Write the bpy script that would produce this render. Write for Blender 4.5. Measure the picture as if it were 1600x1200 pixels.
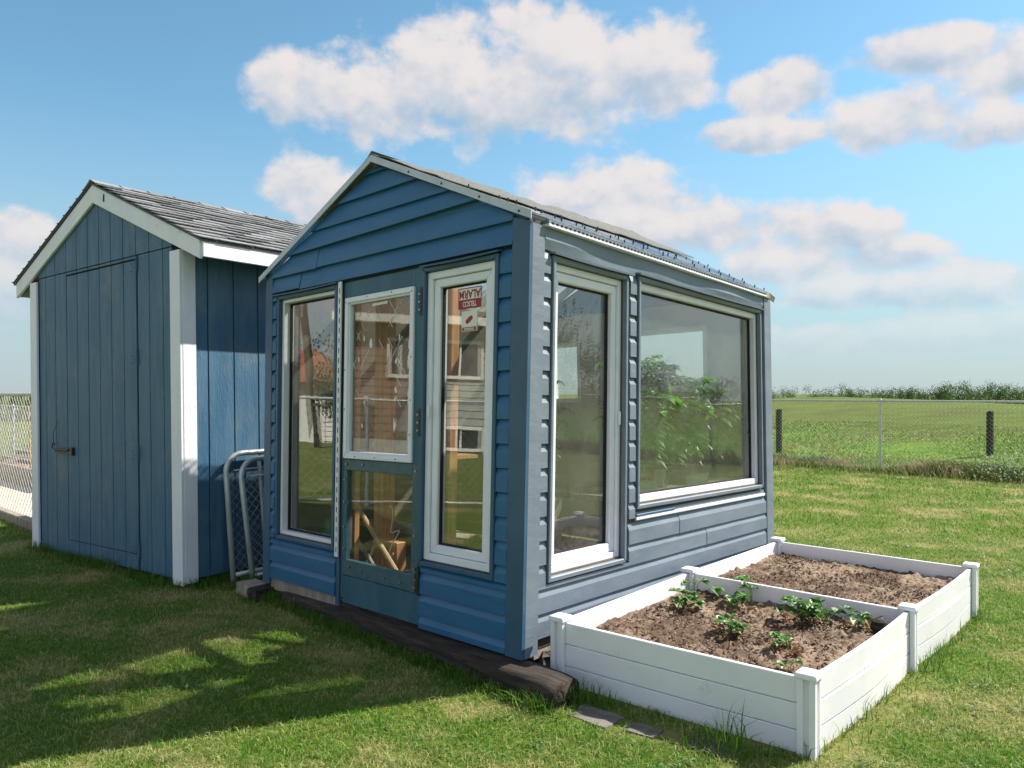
import bpy, bmesh, math, random
import numpy as np
from mathutils import Vector, Matrix, noise as mnoise

for o in list(bpy.data.objects):
    bpy.data.objects.remove(o)
SC = bpy.context.scene
COL = SC.collection
R = math.radians
random.seed(7)
rng = np.random.default_rng(11)

# ------------------------------------------------------------------ camera
cam = bpy.data.cameras.new('camera')
cam.sensor_width = 36.0
cam.lens = 36.0 * 1224 / 1600
cam.shift_y = 15 / 1600
cam.clip_start = 0.05
cam.clip_end = 6000
camo = bpy.data.objects.new('camera', cam)
camo.location = (0, 0, 1.45)
camo.rotation_euler = (R(90), 0, 0)
COL.objects.link(camo)
SC.camera = camo

# ------------------------------------------------------------------ light
SUN_AZ = 22.0      # degrees from +X towards +Y
SUN_EL = 46.5
SKY_STRENGTH = 0.092
SUN_STRENGTH = 4.1
SC.view_settings.view_transform = 'Standard'
SC.view_settings.look = 'None'
SC.view_settings.exposure = 1.28
SC.view_settings.gamma = 1.0
SC.view_settings.use_curve_mapping = False
SC.cycles.use_denoising = True
SC.cycles.caustics_reflective = False
SC.cycles.caustics_refractive = False
SC.cycles.max_bounces = 6
SC.cycles.diffuse_bounces = 3
SC.cycles.glossy_bounces = 3
SC.cycles.transparent_max_bounces = 16
SC.cycles.sample_clamp_indirect = 6.0

sun = bpy.data.lights.new('sun', 'SUN')
sun.energy = SUN_STRENGTH
sun.angle = R(0.53)
sun.color = (1.0, 0.93, 0.81)
suno = bpy.data.objects.new('sun', sun)
sdir = Vector((math.cos(R(SUN_AZ)) * math.cos(R(SUN_EL)), math.sin(R(SUN_AZ)) * math.cos(R(SUN_EL)), math.sin(R(SUN_EL))))
suno.rotation_euler = sdir.to_track_quat('Z', 'Y').to_euler()
suno.location = (8, 4, 12)
COL.objects.link(suno)

world = bpy.data.worlds.new('World')
SC.world = world
world.use_nodes = True


class NT:
    """tiny helper to chain nodes"""
    def __init__(s, tree):
        s.t = tree
        s.n = tree.nodes
        s.l = tree.links

    def node(s, typ, **kw):
        nd = s.n.new(typ)
        for k, v in kw.items():
            setattr(nd, k, v)
        return nd

    def put(s, sock, val):
        if isinstance(val, bpy.types.NodeSocket):
            s.l.new(val, sock)
        elif val is not None:
            sock.default_value = val

    def math(s, op, a, b=None, c=None, clamp=False):
        nd = s.node('ShaderNodeMath', operation=op)
        nd.use_clamp = clamp
        s.put(nd.inputs[0], a)
        s.put(nd.inputs[1], b)
        if c is not None:
            s.put(nd.inputs[2], c)
        return nd.outputs[0]

    def vmath(s, op, a, b=None):
        nd = s.node('ShaderNodeVectorMath', operation=op)
        s.put(nd.inputs[0], a)
        if b is not None:
            s.put(nd.inputs[1], b)
        return nd.outputs['Value'] if op in ('LENGTH', 'DOT_PRODUCT', 'DISTANCE') else nd.outputs[0]

    def mix(s, f, a, b, blend='MIX'):
        nd = s.node('ShaderNodeMix', data_type='RGBA', blend_type=blend)
        s.put(nd.inputs[0], f)
        for sock, v in ((nd.inputs[6], a), (nd.inputs[7], b)):
            s.put(sock, v if isinstance(v, bpy.types.NodeSocket) or len(v) == 4 else (*v, 1))
        return nd.outputs[2]

    def noise(s, vec, scale, detail=4, rough=.55, dist=0.0):
        nd = s.node('ShaderNodeTexNoise')
        s.put(nd.inputs['Vector'], vec)
        nd.inputs['Scale'].default_value = scale
        nd.inputs['Detail'].default_value = detail
        nd.inputs['Roughness'].default_value = rough
        nd.inputs['Distortion'].default_value = dist
        return nd.outputs['Fac']

    def ramp(s, f, lo, hi, a=0.0, b=1.0, smooth=True):
        nd = s.node('ShaderNodeMapRange')
        nd.interpolation_type = 'SMOOTHSTEP' if smooth else 'LINEAR'
        s.put(nd.inputs[0], f)
        for i, v in enumerate((lo, hi, a, b)):
            nd.inputs[1 + i].default_value = v
        return nd.outputs[0]

    def scalev(s, vec, sc):
        nd = s.node('ShaderNodeMapping')
        s.put(nd.inputs['Vector'], vec)
        nd.inputs['Scale'].default_value = sc
        return nd.outputs[0]


def build_world():
    t = NT(world.node_tree)
    t.n.clear()
    out = t.node('ShaderNodeOutputWorld')
    tc = t.node('ShaderNodeTexCoord')
    sky = t.node('ShaderNodeTexSky', sky_type='NISHITA')
    sky.sun_disc = False
    sky.sun_elevation = R(SUN_EL)
    sky.sun_rotation = R(90 - SUN_AZ)
    sky.altitude = 600
    sky.air_density = 1.0
    sky.dust_density = 0.6
    sky.ozone_density = 1.0
    bg = t.node('ShaderNodeBackground')
    t.put(bg.inputs['Color'], t.mix(1.0, sky.outputs[0], (.60, .83, .79), 'MULTIPLY'))
    bg.inputs['Strength'].default_value = SKY_STRENGTH
    # azimuth / elevation of the direction
    nrm = t.vmath('NORMALIZE', tc.outputs['Generated'])
    sp = t.node('ShaderNodeSeparateXYZ')
    t.l.new(nrm, sp.inputs[0])
    az = t.math('ARCTAN2', sp.outputs[0], sp.outputs[1])
    el = t.math('ARCSINE', sp.outputs[2])

    # the cumulus of the day: centre and half sizes, as tangents of bearing and height
    px = [(452, 142, 82, 66), (585, 152, 115, 76), (720, 128, 160, 105), (880, 112, 165, 108), (1020, 105, 120, 74),
          (1225, 136, 92, 44), (1185, 212, 125, 28), (1385, 182, 125, 56), (1550, 200, 150, 40),
          (1450, 80, 150, 36), (1620, 96, 150, 58), (478, 292, 84, 56), (565, 325, 110, 56), (905, 304, 110, 54), (1015, 304, 120, 58), (1095, 352, 100, 48),
          (950, 365, 180, 60), (1285, 362, 135, 54), (1395, 395, 90, 32), (1240, 412, 150, 36), (1350, 458, 170, 34), (1520, 446, 130, 46), (30, 372, 90, 54), (0, 450, 80, 70),
          (1480, 520, 200, 40), (1290, 530, 130, 30)]
    cmb = t.node('ShaderNodeCombineXYZ')
    t.put(cmb.inputs[0], az)
    t.put(cmb.inputs[1], el)
    ae = cmb.outputs[0]
    sw = sv = None
    for x, y, rx, ry in px:
        a = math.atan((x - 800) / 1224)
        e = math.atan((615 - y) / 1224 * math.cos(a))
        ra, re = rx / 1224 * math.cos(a) ** 2, ry / 1224 * math.cos(a)
        q = t.node('ShaderNodeVectorMath', operation='MULTIPLY_ADD')
        t.put(q.inputs[0], ae)
        q.inputs[1].default_value = (1 / ra, 1 / re, 0)
        q.inputs[2].default_value = (-a / ra, -e / re, 0)
        b = t.vmath('DOT_PRODUCT', q.outputs[0], q.outputs[0])
        w = t.math('POWER', .03, b)
        wv = t.node('ShaderNodeVectorMath', operation='MULTIPLY_ADD')
        t.put(wv.inputs[0], q.outputs[0])
        t.put(wv.inputs[1], w)
        if sv is None:
            wv.inputs[2].default_value = (0, 0, 0)
            sw = w
        else:
            t.put(wv.inputs[2], sv)
            sw = t.math('ADD', sw, w)
        sv = wv.outputs[0]
    acc = t.math('MULTIPLY', t.math('LOGARITHM', t.math('ADD', sw, .0003), math.e), -1 / 3.51)
    vec = t.scalev(ae, (1, 1.25, 1))
    n1 = t.noise(vec, 11.0, 4, .5)
    n2 = t.noise(vec, 28.0, 6, .6)
    off = t.node('ShaderNodeVectorMath', operation='ADD')
    t.put(off.inputs[0], vec)
    off.inputs[1].default_value = (.011, .022, 0)
    n3 = t.noise(off.outputs[0], 11.0, 4, .5)
    n4 = t.noise(off.outputs[0], 30.0, 4, .55)
    blob = t.math('SUBTRACT', .92, t.math('MINIMUM', acc, 2.3))
    # everywhere else broken cumulus goes on unseen, cover raised to add fill light
    wide = t.math('MULTIPLY_ADD', t.noise(vec, 3.2, 3, .5), 8.0, -3.7)
    far = t.math('MAXIMUM', t.ramp(t.math('ABSOLUTE', az), .70, .92), t.ramp(el, .52, .70))
    other = t.math('MULTIPLY_ADD', far, t.math('ADD', wide, 1.3), -1.3)
    f = t.math('MAXIMUM', blob, t.math('MINIMUM', other, 0.9))
    f = t.math('MULTIPLY_ADD', t.math('SUBTRACT', n1, .5), 2.6, f)
    f = t.math('MULTIPLY_ADD', t.math('SUBTRACT', n2, .5), 1.15, f)
    mask = t.ramp(f, -0.10, 0.58)
    sepn = t.node('ShaderNodeSeparateXYZ')
    t.l.new(sv, sepn.inputs[0])
    inside = t.math('DIVIDE', sepn.outputs[1], t.math('ADD', sw, .12))
    puff = t.math('MULTIPLY_ADD', t.math('SUBTRACT', n2, n4), .7, t.math('MULTIPLY', t.math('SUBTRACT', n1, n3), 2.0))
    lit = t.ramp(t.math('MULTIPLY_ADD', inside, .80, puff), -0.80, 0.45)
    ccol = t.mix(lit, (.50, .635, .79), (1.0, .925, .90))
    # a veil of haze hangs low all round the horizon and the clouds sink into it
    veil = t.ramp(el, -.02, .36, .88, 0.0)
    hz = t.node('ShaderNodeBackground')
    hz.inputs['Color'].default_value = (.68, .79, .90, 1)
    hz.inputs['Strength'].default_value = 0.275
    m0 = t.node('ShaderNodeMixShader')
    t.put(m0.inputs[0], veil)
    t.l.new(bg.outputs[0], m0.inputs[1])
    t.l.new(hz.outputs[0], m0.inputs[2])
    low = t.ramp(el, 0.0, 0.20, .08, 1.0)
    top = t.math('MULTIPLY', t.math('MULTIPLY', mask, low), .94)
    cl = t.node('ShaderNodeBackground')
    t.put(cl.inputs['Color'], ccol)
    cl.inputs['Strength'].default_value = 0.36
    ms = t.node('ShaderNodeMixShader')
    t.put(ms.inputs[0], top)
    t.l.new(m0.outputs[0], ms.inputs[1])
    t.l.new(cl.outputs[0], ms.inputs[2])
    t.l.new(ms.outputs[0], out.inputs[0])
    world.cycles.sampling_method = 'MANUAL'
    world.cycles.sample_map_resolution = 256


build_world()

# ------------------------------------------------------------------ materials


def pmat(name, c1, c2=None, scale=4, rough=.6, bump=0.0, bscale=60, stretch=(1, 1, 1), lo=.35, hi=.65, metallic=0.0,
         dirt=None, dscale=2.0, dlo=.58, dhi=.8, spec=.5, detail=5, trans=0.0):
    m = bpy.data.materials.new(name)
    m.use_nodes = True
    t = NT(m.node_tree)
    bs = t.n['Principled BSDF']
    tc = t.node('ShaderNodeTexCoord')
    v = t.scalev(tc.outputs['Object'], stretch)
    col = (*c1, 1)
    if c2:
        col = t.mix(t.ramp(t.noise(v, scale, detail), lo, hi), c1, c2)
    if dirt:
        col = t.mix(t.ramp(t.noise(tc.outputs['Object'], dscale, 6, .65), dlo, dhi), col, dirt)
    t.put(bs.inputs['Base Color'], col)
    bs.inputs['Roughness'].default_value = rough
    bs.inputs['Metallic'].default_value = metallic
    bs.inputs['Specular IOR Level'].default_value = spec
    if bump:
        b = t.node('ShaderNodeBump')
        b.inputs['Strength'].default_value = bump
        b.inputs['Distance'].default_value = .01
        t.put(b.inputs['Height'], t.noise(v, bscale, 6, .6))
        t.l.new(b.outputs[0], bs.inputs['Normal'])
    if trans:
        tr = t.node('ShaderNodeBsdfTranslucent')
        t.put(tr.inputs[0], col)
        ms = t.node('ShaderNodeMixShader')
        ms.inputs[0].default_value = trans
        t.l.new(bs.outputs[0], ms.inputs[1])
        t.l.new(tr.outputs[0], ms.inputs[2])
        t.l.new(ms.outputs[0], t.n['Material Output'].inputs[0])
    return m


def glass_mat(name, r0=.1, dust=.03, tint=(.93, .95, .93)):
    m = bpy.data.materials.new(name)
    m.use_nodes = True
    t = NT(m.node_tree)
    t.n.remove(t.n['Principled BSDF'])
    lw = t.node('ShaderNodeLayerWeight')
    lw.inputs[0].default_value = .5
    fr = t.math('MULTIPLY_ADD', t.math('POWER', lw.outputs['Facing'], 4.0), 1 - r0, r0)
    tr = t.node('ShaderNodeBsdfTransparent')
    tr.inputs[0].default_value = (*tint, 1)
    gl = t.node('ShaderNodeBsdfGlossy')
    gl.inputs['Roughness'].default_value = 0.0
    tc = t.node('ShaderNodeTexCoord')
    bp = t.node('ShaderNodeBump')
    bp.inputs['Strength'].default_value = .03
    bp.inputs['Distance'].default_value = .02
    t.put(bp.inputs['Height'], t.noise(tc.outputs['Object'], 2.5, 1))
    t.l.new(bp.outputs[0], gl.inputs['Normal'])
    df = t.node('ShaderNodeBsdfDiffuse')
    df.inputs[0].default_value = (.75, .76, .72, 1)
    m1 = t.node('ShaderNodeMixShader')
    t.put(m1.inputs[0], t.math('MULTIPLY', t.ramp(t.noise(tc.outputs['Object'], 5, 6, .7), .3, .75, .5, 1.4), dust))
    t.l.new(tr.outputs[0], m1.inputs[1])
    t.l.new(df.outputs[0], m1.inputs[2])
    m2 = t.node('ShaderNodeMixShader')
    t.put(m2.inputs[0], fr)
    t.l.new(m1.outputs[0], m2.inputs[1])
    t.l.new(gl.outputs[0], m2.inputs[2])
    t.l.new(m2.outputs[0], t.n['Material Output'].inputs[0])
    return m


M = {}
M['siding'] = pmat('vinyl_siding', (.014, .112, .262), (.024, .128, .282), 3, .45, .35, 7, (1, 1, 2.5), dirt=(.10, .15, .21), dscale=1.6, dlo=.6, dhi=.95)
M['trim'] = pmat('vinyl_trim', (.032, .092, .172), (.044, .106, .19), 5, .42, .25, 8, dirt=(.15, .17, .19), dscale=3, dlo=.62, dhi=.95)
M['sidelit'] = pmat('sunlit_tone_siding', (.140, .180, .235), (.170, .208, .262), 3, .5, .35, 7, (1, 1, 2.5), dirt=(.23, .24, .25), dscale=1.6, dlo=.55, dhi=.95)  # lighter siding copy for the side wall, its sunlit look put in the colour
M['doorblue'] = pmat('door_paint', (.022, .098, .165), (.035, .125, .185), 8, .5, .35, 40, (1, 1, .25), dirt=(.12, .10, .08), dscale=9, dlo=.66, dhi=.74)
M['doorsteel'] = pmat('door_strip', (.060, .12, .15), (.035, .10, .15), 14, .4, .2, 50, dirt=(.16, .15, .13), dscale=14, dlo=.62, dhi=.75)
M['white'] = pmat('white_frame', (.75, .765, .86), (.81, .82, .90), 6, .35, .03, 90, dirt=(.48, .46, .40), dscale=5, dlo=.64, dhi=.9)
M['whitepaint'] = pmat('white_wood_paint', (.76, .775, .865), (.82, .83, .905), 7, .55, .3, 60, (1, 1, .4), dirt=(.42, .40, .36), dscale=4, dlo=.66, dhi=.85)
M['bedwhite'] = pmat('white_vinyl_board', (.79, .785, .84), (.84, .835, .88), 4, .38, .03, 60, dirt=(.56, .52, .45), dscale=9, dlo=.60, dhi=.85)
M['shed'] = pmat('shed_plank_paint', (.038, .122, .222), (.066, .155, .255), 6, .55, .5, 46, (2.2, 2.2, .35), dirt=(.15, .19, .225), dscale=3.2, dlo=.52, dhi=.82)
M['gap'] = pmat('dark_gap', (.012, .014, .016), rough=.9)
M['metal'] = pmat('galvanised', (.50, .515, .53), (.60, .615, .63), 12, .42, .05, 80, metallic=.35)
M['wire'] = pmat('chain_wire', (.38, .385, .385), (.44, .445, .44), 12, .65)
M['dark'] = pmat('black_iron', (.012, .013, .015), (.03, .03, .032), 30, .45, .1)
M['screw'] = pmat('screw_metal', (.35, .35, .36), rough=.35, metallic=.8)
M['felt'] = pmat('roof_felt', (.10, .104, .105), (.165, .168, .165), 60, .95, .6, 240, dirt=(.22, .22, .215), dscale=5)
M['wood'] = pmat('raw_lumber', (.42, .19, .08), (.56, .30, .14), 5, .65, .3, 26, (8, 8, .6), dirt=(.22, .12, .07), dscale=3)
M['stick'] = pmat('pale_stick', (.50, .34, .18), (.42, .27, .14), 14, .6, .2, 40)
M['greywood'] = pmat('weathered_wood', (.24, .20, .17), (.36, .31, .27), 6, .85, .6, 30, (5, 5, 1), dirt=(.12, .09, .08), dscale=3)
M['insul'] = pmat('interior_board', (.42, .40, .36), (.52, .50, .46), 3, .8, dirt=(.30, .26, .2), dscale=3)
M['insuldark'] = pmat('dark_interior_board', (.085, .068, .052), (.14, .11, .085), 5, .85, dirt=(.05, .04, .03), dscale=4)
M['flash'] = pmat('painted_flashing', (.46, .50, .60), (.54, .575, .67), 5, .4, dirt=(.36, .38, .4), dscale=6)
M['stone'] = pmat('paving_stone', (.10, .092, .085), (.175, .16, .15), 9, .9, .7, 50, dirt=(.12, .10, .085), dscale=6)
M['plasticbag'] = pmat('thin_plastic_bag', (.80, .82, .80), (.70, .72, .72), 9, .25, .4, 18, trans=.4)
M['red'] = pmat('sticker_red', (.32, .012, .022), rough=.4)
M['stickerwhite'] = pmat('sticker_white', (.78, .76, .74), rough=.4)
M['black'] = pmat('black_plastic', (.015, .015, .017), (.03, .03, .03), 20, .4)
M['green'] = pmat('green_plastic', (.01, .22, .09), rough=.35)
M['tray'] = pmat('green_tray', (.02, .075, .045), (.03, .09, .05), 6, .4)
M['cord'] = pmat('white_cord', (.75, .74, .70), rough=.5)
M['panel'] = glass_mat('clear_roof_sheet', .05, .06, (.98, .98, .98))
M['glassf'] = glass_mat('window_glass', .15, .012)
M['glassd'] = glass_mat('grubby_door_glass', .075, .02)
M['glasss'] = glass_mat('dusty_side_glass', .085, .04)
M['glassl'] = glass_mat('lower_door_glass', .045, .012)
M['glassin'] = glass_mat('far_glass', .05, .03)
M['leaf'] = pmat('strawberry_leaf', (.035, .125, .016), (.10, .235, .035), 30, .45, trans=.25)
M['leafin'] = pmat('bushy_leaf', (.05, .19, .018), (.15, .36, .04), 14, .42, trans=.35)
M['leafdry'] = pmat('dry_leaf', (.30, .19, .085), (.20, .12, .06), 20, .8, trans=.15)
M['crown'] = pmat('tree_leaf', (.045, .10, .018), (.095, .165, .035), .8, .6, trans=.2)
M['spruce'] = pmat('spruce_needles', (.018, .045, .02), (.03, .065, .028), 1.2, .7)
M['bark'] = pmat('bark', (.12, .09, .07), (.2, .16, .13), 5, .9, .6, 20, (4, 4, 1))
M['weed'] = pmat('weed_leaf', (.05, .12, .02), (.10, .18, .035), 6, .6, trans=.2)
M['house_brown'] = pmat('brown_siding', (.20, .125, .085), (.25, .16, .115), 3, .6)
M['house_grey'] = pmat('grey_siding', (.30, .32, .29), (.36, .38, .35), 3, .6)
M['house_white'] = pmat('house_white', (.74, .74, .71), (.78, .78, .76), 3, .5)
M['concrete'] = pmat('concrete', (.42, .40, .37), (.5, .48, .45), 4, .9, .3, 30)
M['roof_red'] = pmat('red_brown_shingle', (.26, .095, .05), (.32, .13, .075), 7, .9, .3, 30)
M['roof_dark'] = pmat('brown_shingle', (.10, .075, .06), (.15, .11, .09), 7, .9, .3, 30)
M['darkglass'] = pmat('house_window_glass', (.02, .025, .03), rough=.06)


def shingle_mat():
    m = pmat('asphalt_shingle', (.175, .185, .20), (.25, .26, .275), 40, .95, .6, 260, dirt=(.16, .16, .165), dscale=5)
    t = NT(m.node_tree)
    bs = t.n['Principled BSDF']
    src = bs.inputs['Base Color'].links[0].from_socket
    oi = t.node('ShaderNodeObjectInfo')
    k = t.ramp(oi.outputs['Random'], 0, 1, .72, 1.2, False)
    hs = t.node('ShaderNodeHueSaturation')
    t.l.new(src, hs.inputs['Color'])
    t.l.new(k, hs.inputs['Value'])
    t.l.new(hs.outputs[0], bs.inputs['Base Color'])
    return m


M['shingle'] = shingle_mat()


def log_mat():
    m = bpy.data.materials.new('old_timber')
    m.use_nodes = True
    t = NT(m.node_tree)
    bs = t.n['Principled BSDF']
    tc = t.node('ShaderNodeTexCoord')
    mp = t.node('ShaderNodeMapping')
    t.l.new(tc.outputs['Object'], mp.inputs['Vector'])
    mp.inputs['Rotation'].default_value = (0, 0, R(43.3))
    n1 = t.noise(t.scalev(mp.outputs[0], (1.0, 11, 11)), 4, 8, .65, .4)
    n2 = t.noise(tc.outputs['Object'], 7, 5)
    c = t.mix(t.ramp(n1, .35, .7), (.009, .007, .006), (.060, .042, .032))
    c = t.mix(t.ramp(n2, .64, .76), c, (.12, .08, .06))
    t.put(bs.inputs['Base Color'], c)
    bs.inputs['Roughness'].default_value = .9
    b = t.node('ShaderNodeBump')
    b.inputs['Strength'].default_value = .9
    b.inputs['Distance'].default_value = .012
    t.put(b.inputs['Height'], n1)
    t.l.new(b.outputs[0], bs.inputs['Normal'])
    return m


M['log'] = log_mat()


def soil_mat():
    m = bpy.data.materials.new('garden_soil')
    m.use_nodes = True
    t = NT(m.node_tree)
    bs = t.n['Principled BSDF']
    tc = t.node('ShaderNodeTexCoord')
    p = tc.outputs['Object']
    a = t.noise(p, 3.2, 6, .62)
    b_ = t.noise(p, 60, 6, .7)
    c = t.mix(t.ramp(a, .40, .60), (.125, .082, .058), (.32, .24, .18))
    c = t.mix(t.ramp(b_, .52, .66), c, (.050, .032, .024))
    t.put(bs.inputs['Base Color'], c)
    bs.inputs['Roughness'].default_value = .95
    bs.inputs['Specular IOR Level'].default_value = .15
    b = t.node('ShaderNodeBump')
    b.inputs['Strength'].default_value = 1.0
    b.inputs['Distance'].default_value = .014
    t.put(b.inputs['Height'], t.noise(p, 70, 8, .75))
    t.l.new(b.outputs[0], bs.inputs['Normal'])
    return m


M['soil'] = soil_mat()


def grass_mat(name, g1, g2, straw, sl=.45, sh=.62, pscale=1.3, tr=.3):
    """blade colour: per blade random (attribute) + patches over the lawn"""
    m = bpy.data.materials.new(name)
    m.use_nodes = True
    t = NT(m.node_tree)
    bs = t.n['Principled BSDF']
    at = t.node('ShaderNodeAttribute', attribute_name='rnd')
    ge = t.node('ShaderNodeNewGeometry')
    patch = t.noise(t.scalev(ge.outputs['Position'], (1, 1, 0)), pscale, 5, .62)
    c = t.mix(at.outputs['Fac'], g1, g2)
    tuft = t.noise(t.scalev(ge.outputs['Position'], (1, 1, 0)), 11, 3, .6)
    c = t.mix(t.ramp(tuft, .48, .66), c, g1)
    dry = t.math('MULTIPLY_ADD', at.outputs['Fac'], .22, t.math('MULTIPLY_ADD', tuft, -.25, t.math('ADD', patch, .125)))
    c = t.mix(t.ramp(dry, sl + .11, sh + .11), c, straw)
    at2 = t.math('FRACT', t.math('MULTIPLY', at.outputs['Fac'], 17.3))
    c = t.mix(t.math('MULTIPLY', t.math('GREATER_THAN', at2, .88), .7), c, straw)
    t.put(bs.inputs['Base Color'], c)
    bs.inputs['Roughness'].default_value = .55
    bs.inputs['Specular IOR Level'].default_value = .3
    tl = t.node('ShaderNodeBsdfTranslucent')
    t.put(tl.inputs[0], c)
    ms = t.node('ShaderNodeMixShader')
    ms.inputs[0].default_value = tr
    t.l.new(bs.outputs[0], ms.inputs[1])
    t.l.new(tl.outputs[0], ms.inputs[2])
    t.l.new(ms.outputs[0], t.n['Material Output'].inputs[0])
    return m


M['grass'] = grass_mat('lawn_blades', (.056, .188, .011), (.155, .305, .023), (.51, .46, .21), .43, .71, tr=.38)
M['lushgrass'] = grass_mat('uncut_edge_grass', (.045, .13, .010), (.11, .22, .02), (.22, .24, .07), .62, .9)
M['fieldgrass'] = grass_mat('field_blades', (.075, .20, .015), (.13, .26, .03), (.30, .25, .12), .42, .6, .35)
M['tallgrass'] = grass_mat('tall_grass', (.055, .12, .015), (.11, .18, .03), (.36, .31, .16), .40, .6, .8)


def ground_mat():
    m = bpy.data.materials.new('ground_cover')
    m.use_nodes = True
    t = NT(m.node_tree)
    bs = t.n['Principled BSDF']
    ge = t.node('ShaderNodeNewGeometry')
    P_ = ge.outputs['Position']
    flat = t.scalev(P_, (1, 1, 0))
    patch = t.noise(flat, 1.3, 5, .62)
    fine = t.noise(flat, 45, 6, .7)
    lawn = t.mix(t.ramp(fine, .35, .68), (.066, .128, .015), (.18, .205, .048))
    lawn = t.mix(t.ramp(patch, .46, .74), lawn, (.31, .265, .12))
    big = t.noise(t.scalev(P_, (.6, 1, 1)), .17, 5, .6)
    mid = t.noise(t.scalev(P_, (.5, 1, 1)), .9, 6, .65)
    field = t.mix(t.ramp(mid, .35, .66), (.07, .175, .014), (.14, .235, .03))
    sp = t.node('ShaderNodeSeparateXYZ')
    t.l.new(P_, sp.inputs[0])
    s = t.math('ADD', sp.outputs[0], sp.outputs[1])
    up = t.ramp(t.math('MULTIPLY_ADD', big, 16, s), 36, 46)
    brown = t.mix(t.ramp(t.math('MULTIPLY_ADD', big, .5, t.math('MULTIPLY', mid, .6)), .42, .66), (.095, .070, .032), (.080, .112, .020))
    field = t.mix(t.math('MULTIPLY', up, .7), field, brown)
    t.put(bs.inputs['Base Color'], t.mix(t.ramp(s, 21.2, 21.9), lawn, field))
    bs.inputs['Roughness'].default_value = .95
    bs.inputs['Specular IOR Level'].default_value = .1
    b = t.node('ShaderNodeBump')
    b.inputs['Strength'].default_value = .8
    b.inputs['Distance'].default_value = .04
    t.put(b.inputs['Height'], t.math('ADD', t.noise(P_, 30, 6, .7), t.math('MULTIPLY', mid, 3)))
    t.l.new(b.outputs[0], bs.inputs['Normal'])
    return m


M['ground'] = ground_mat()
M['gravel'] = pmat('gravel_stone', (.45, .39, .32), (.60, .54, .46), 30, .95, .9, 60, dirt=(.30, .25, .2), dscale=20)

# ------------------------------------------------------------------ mesh helpers


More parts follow.
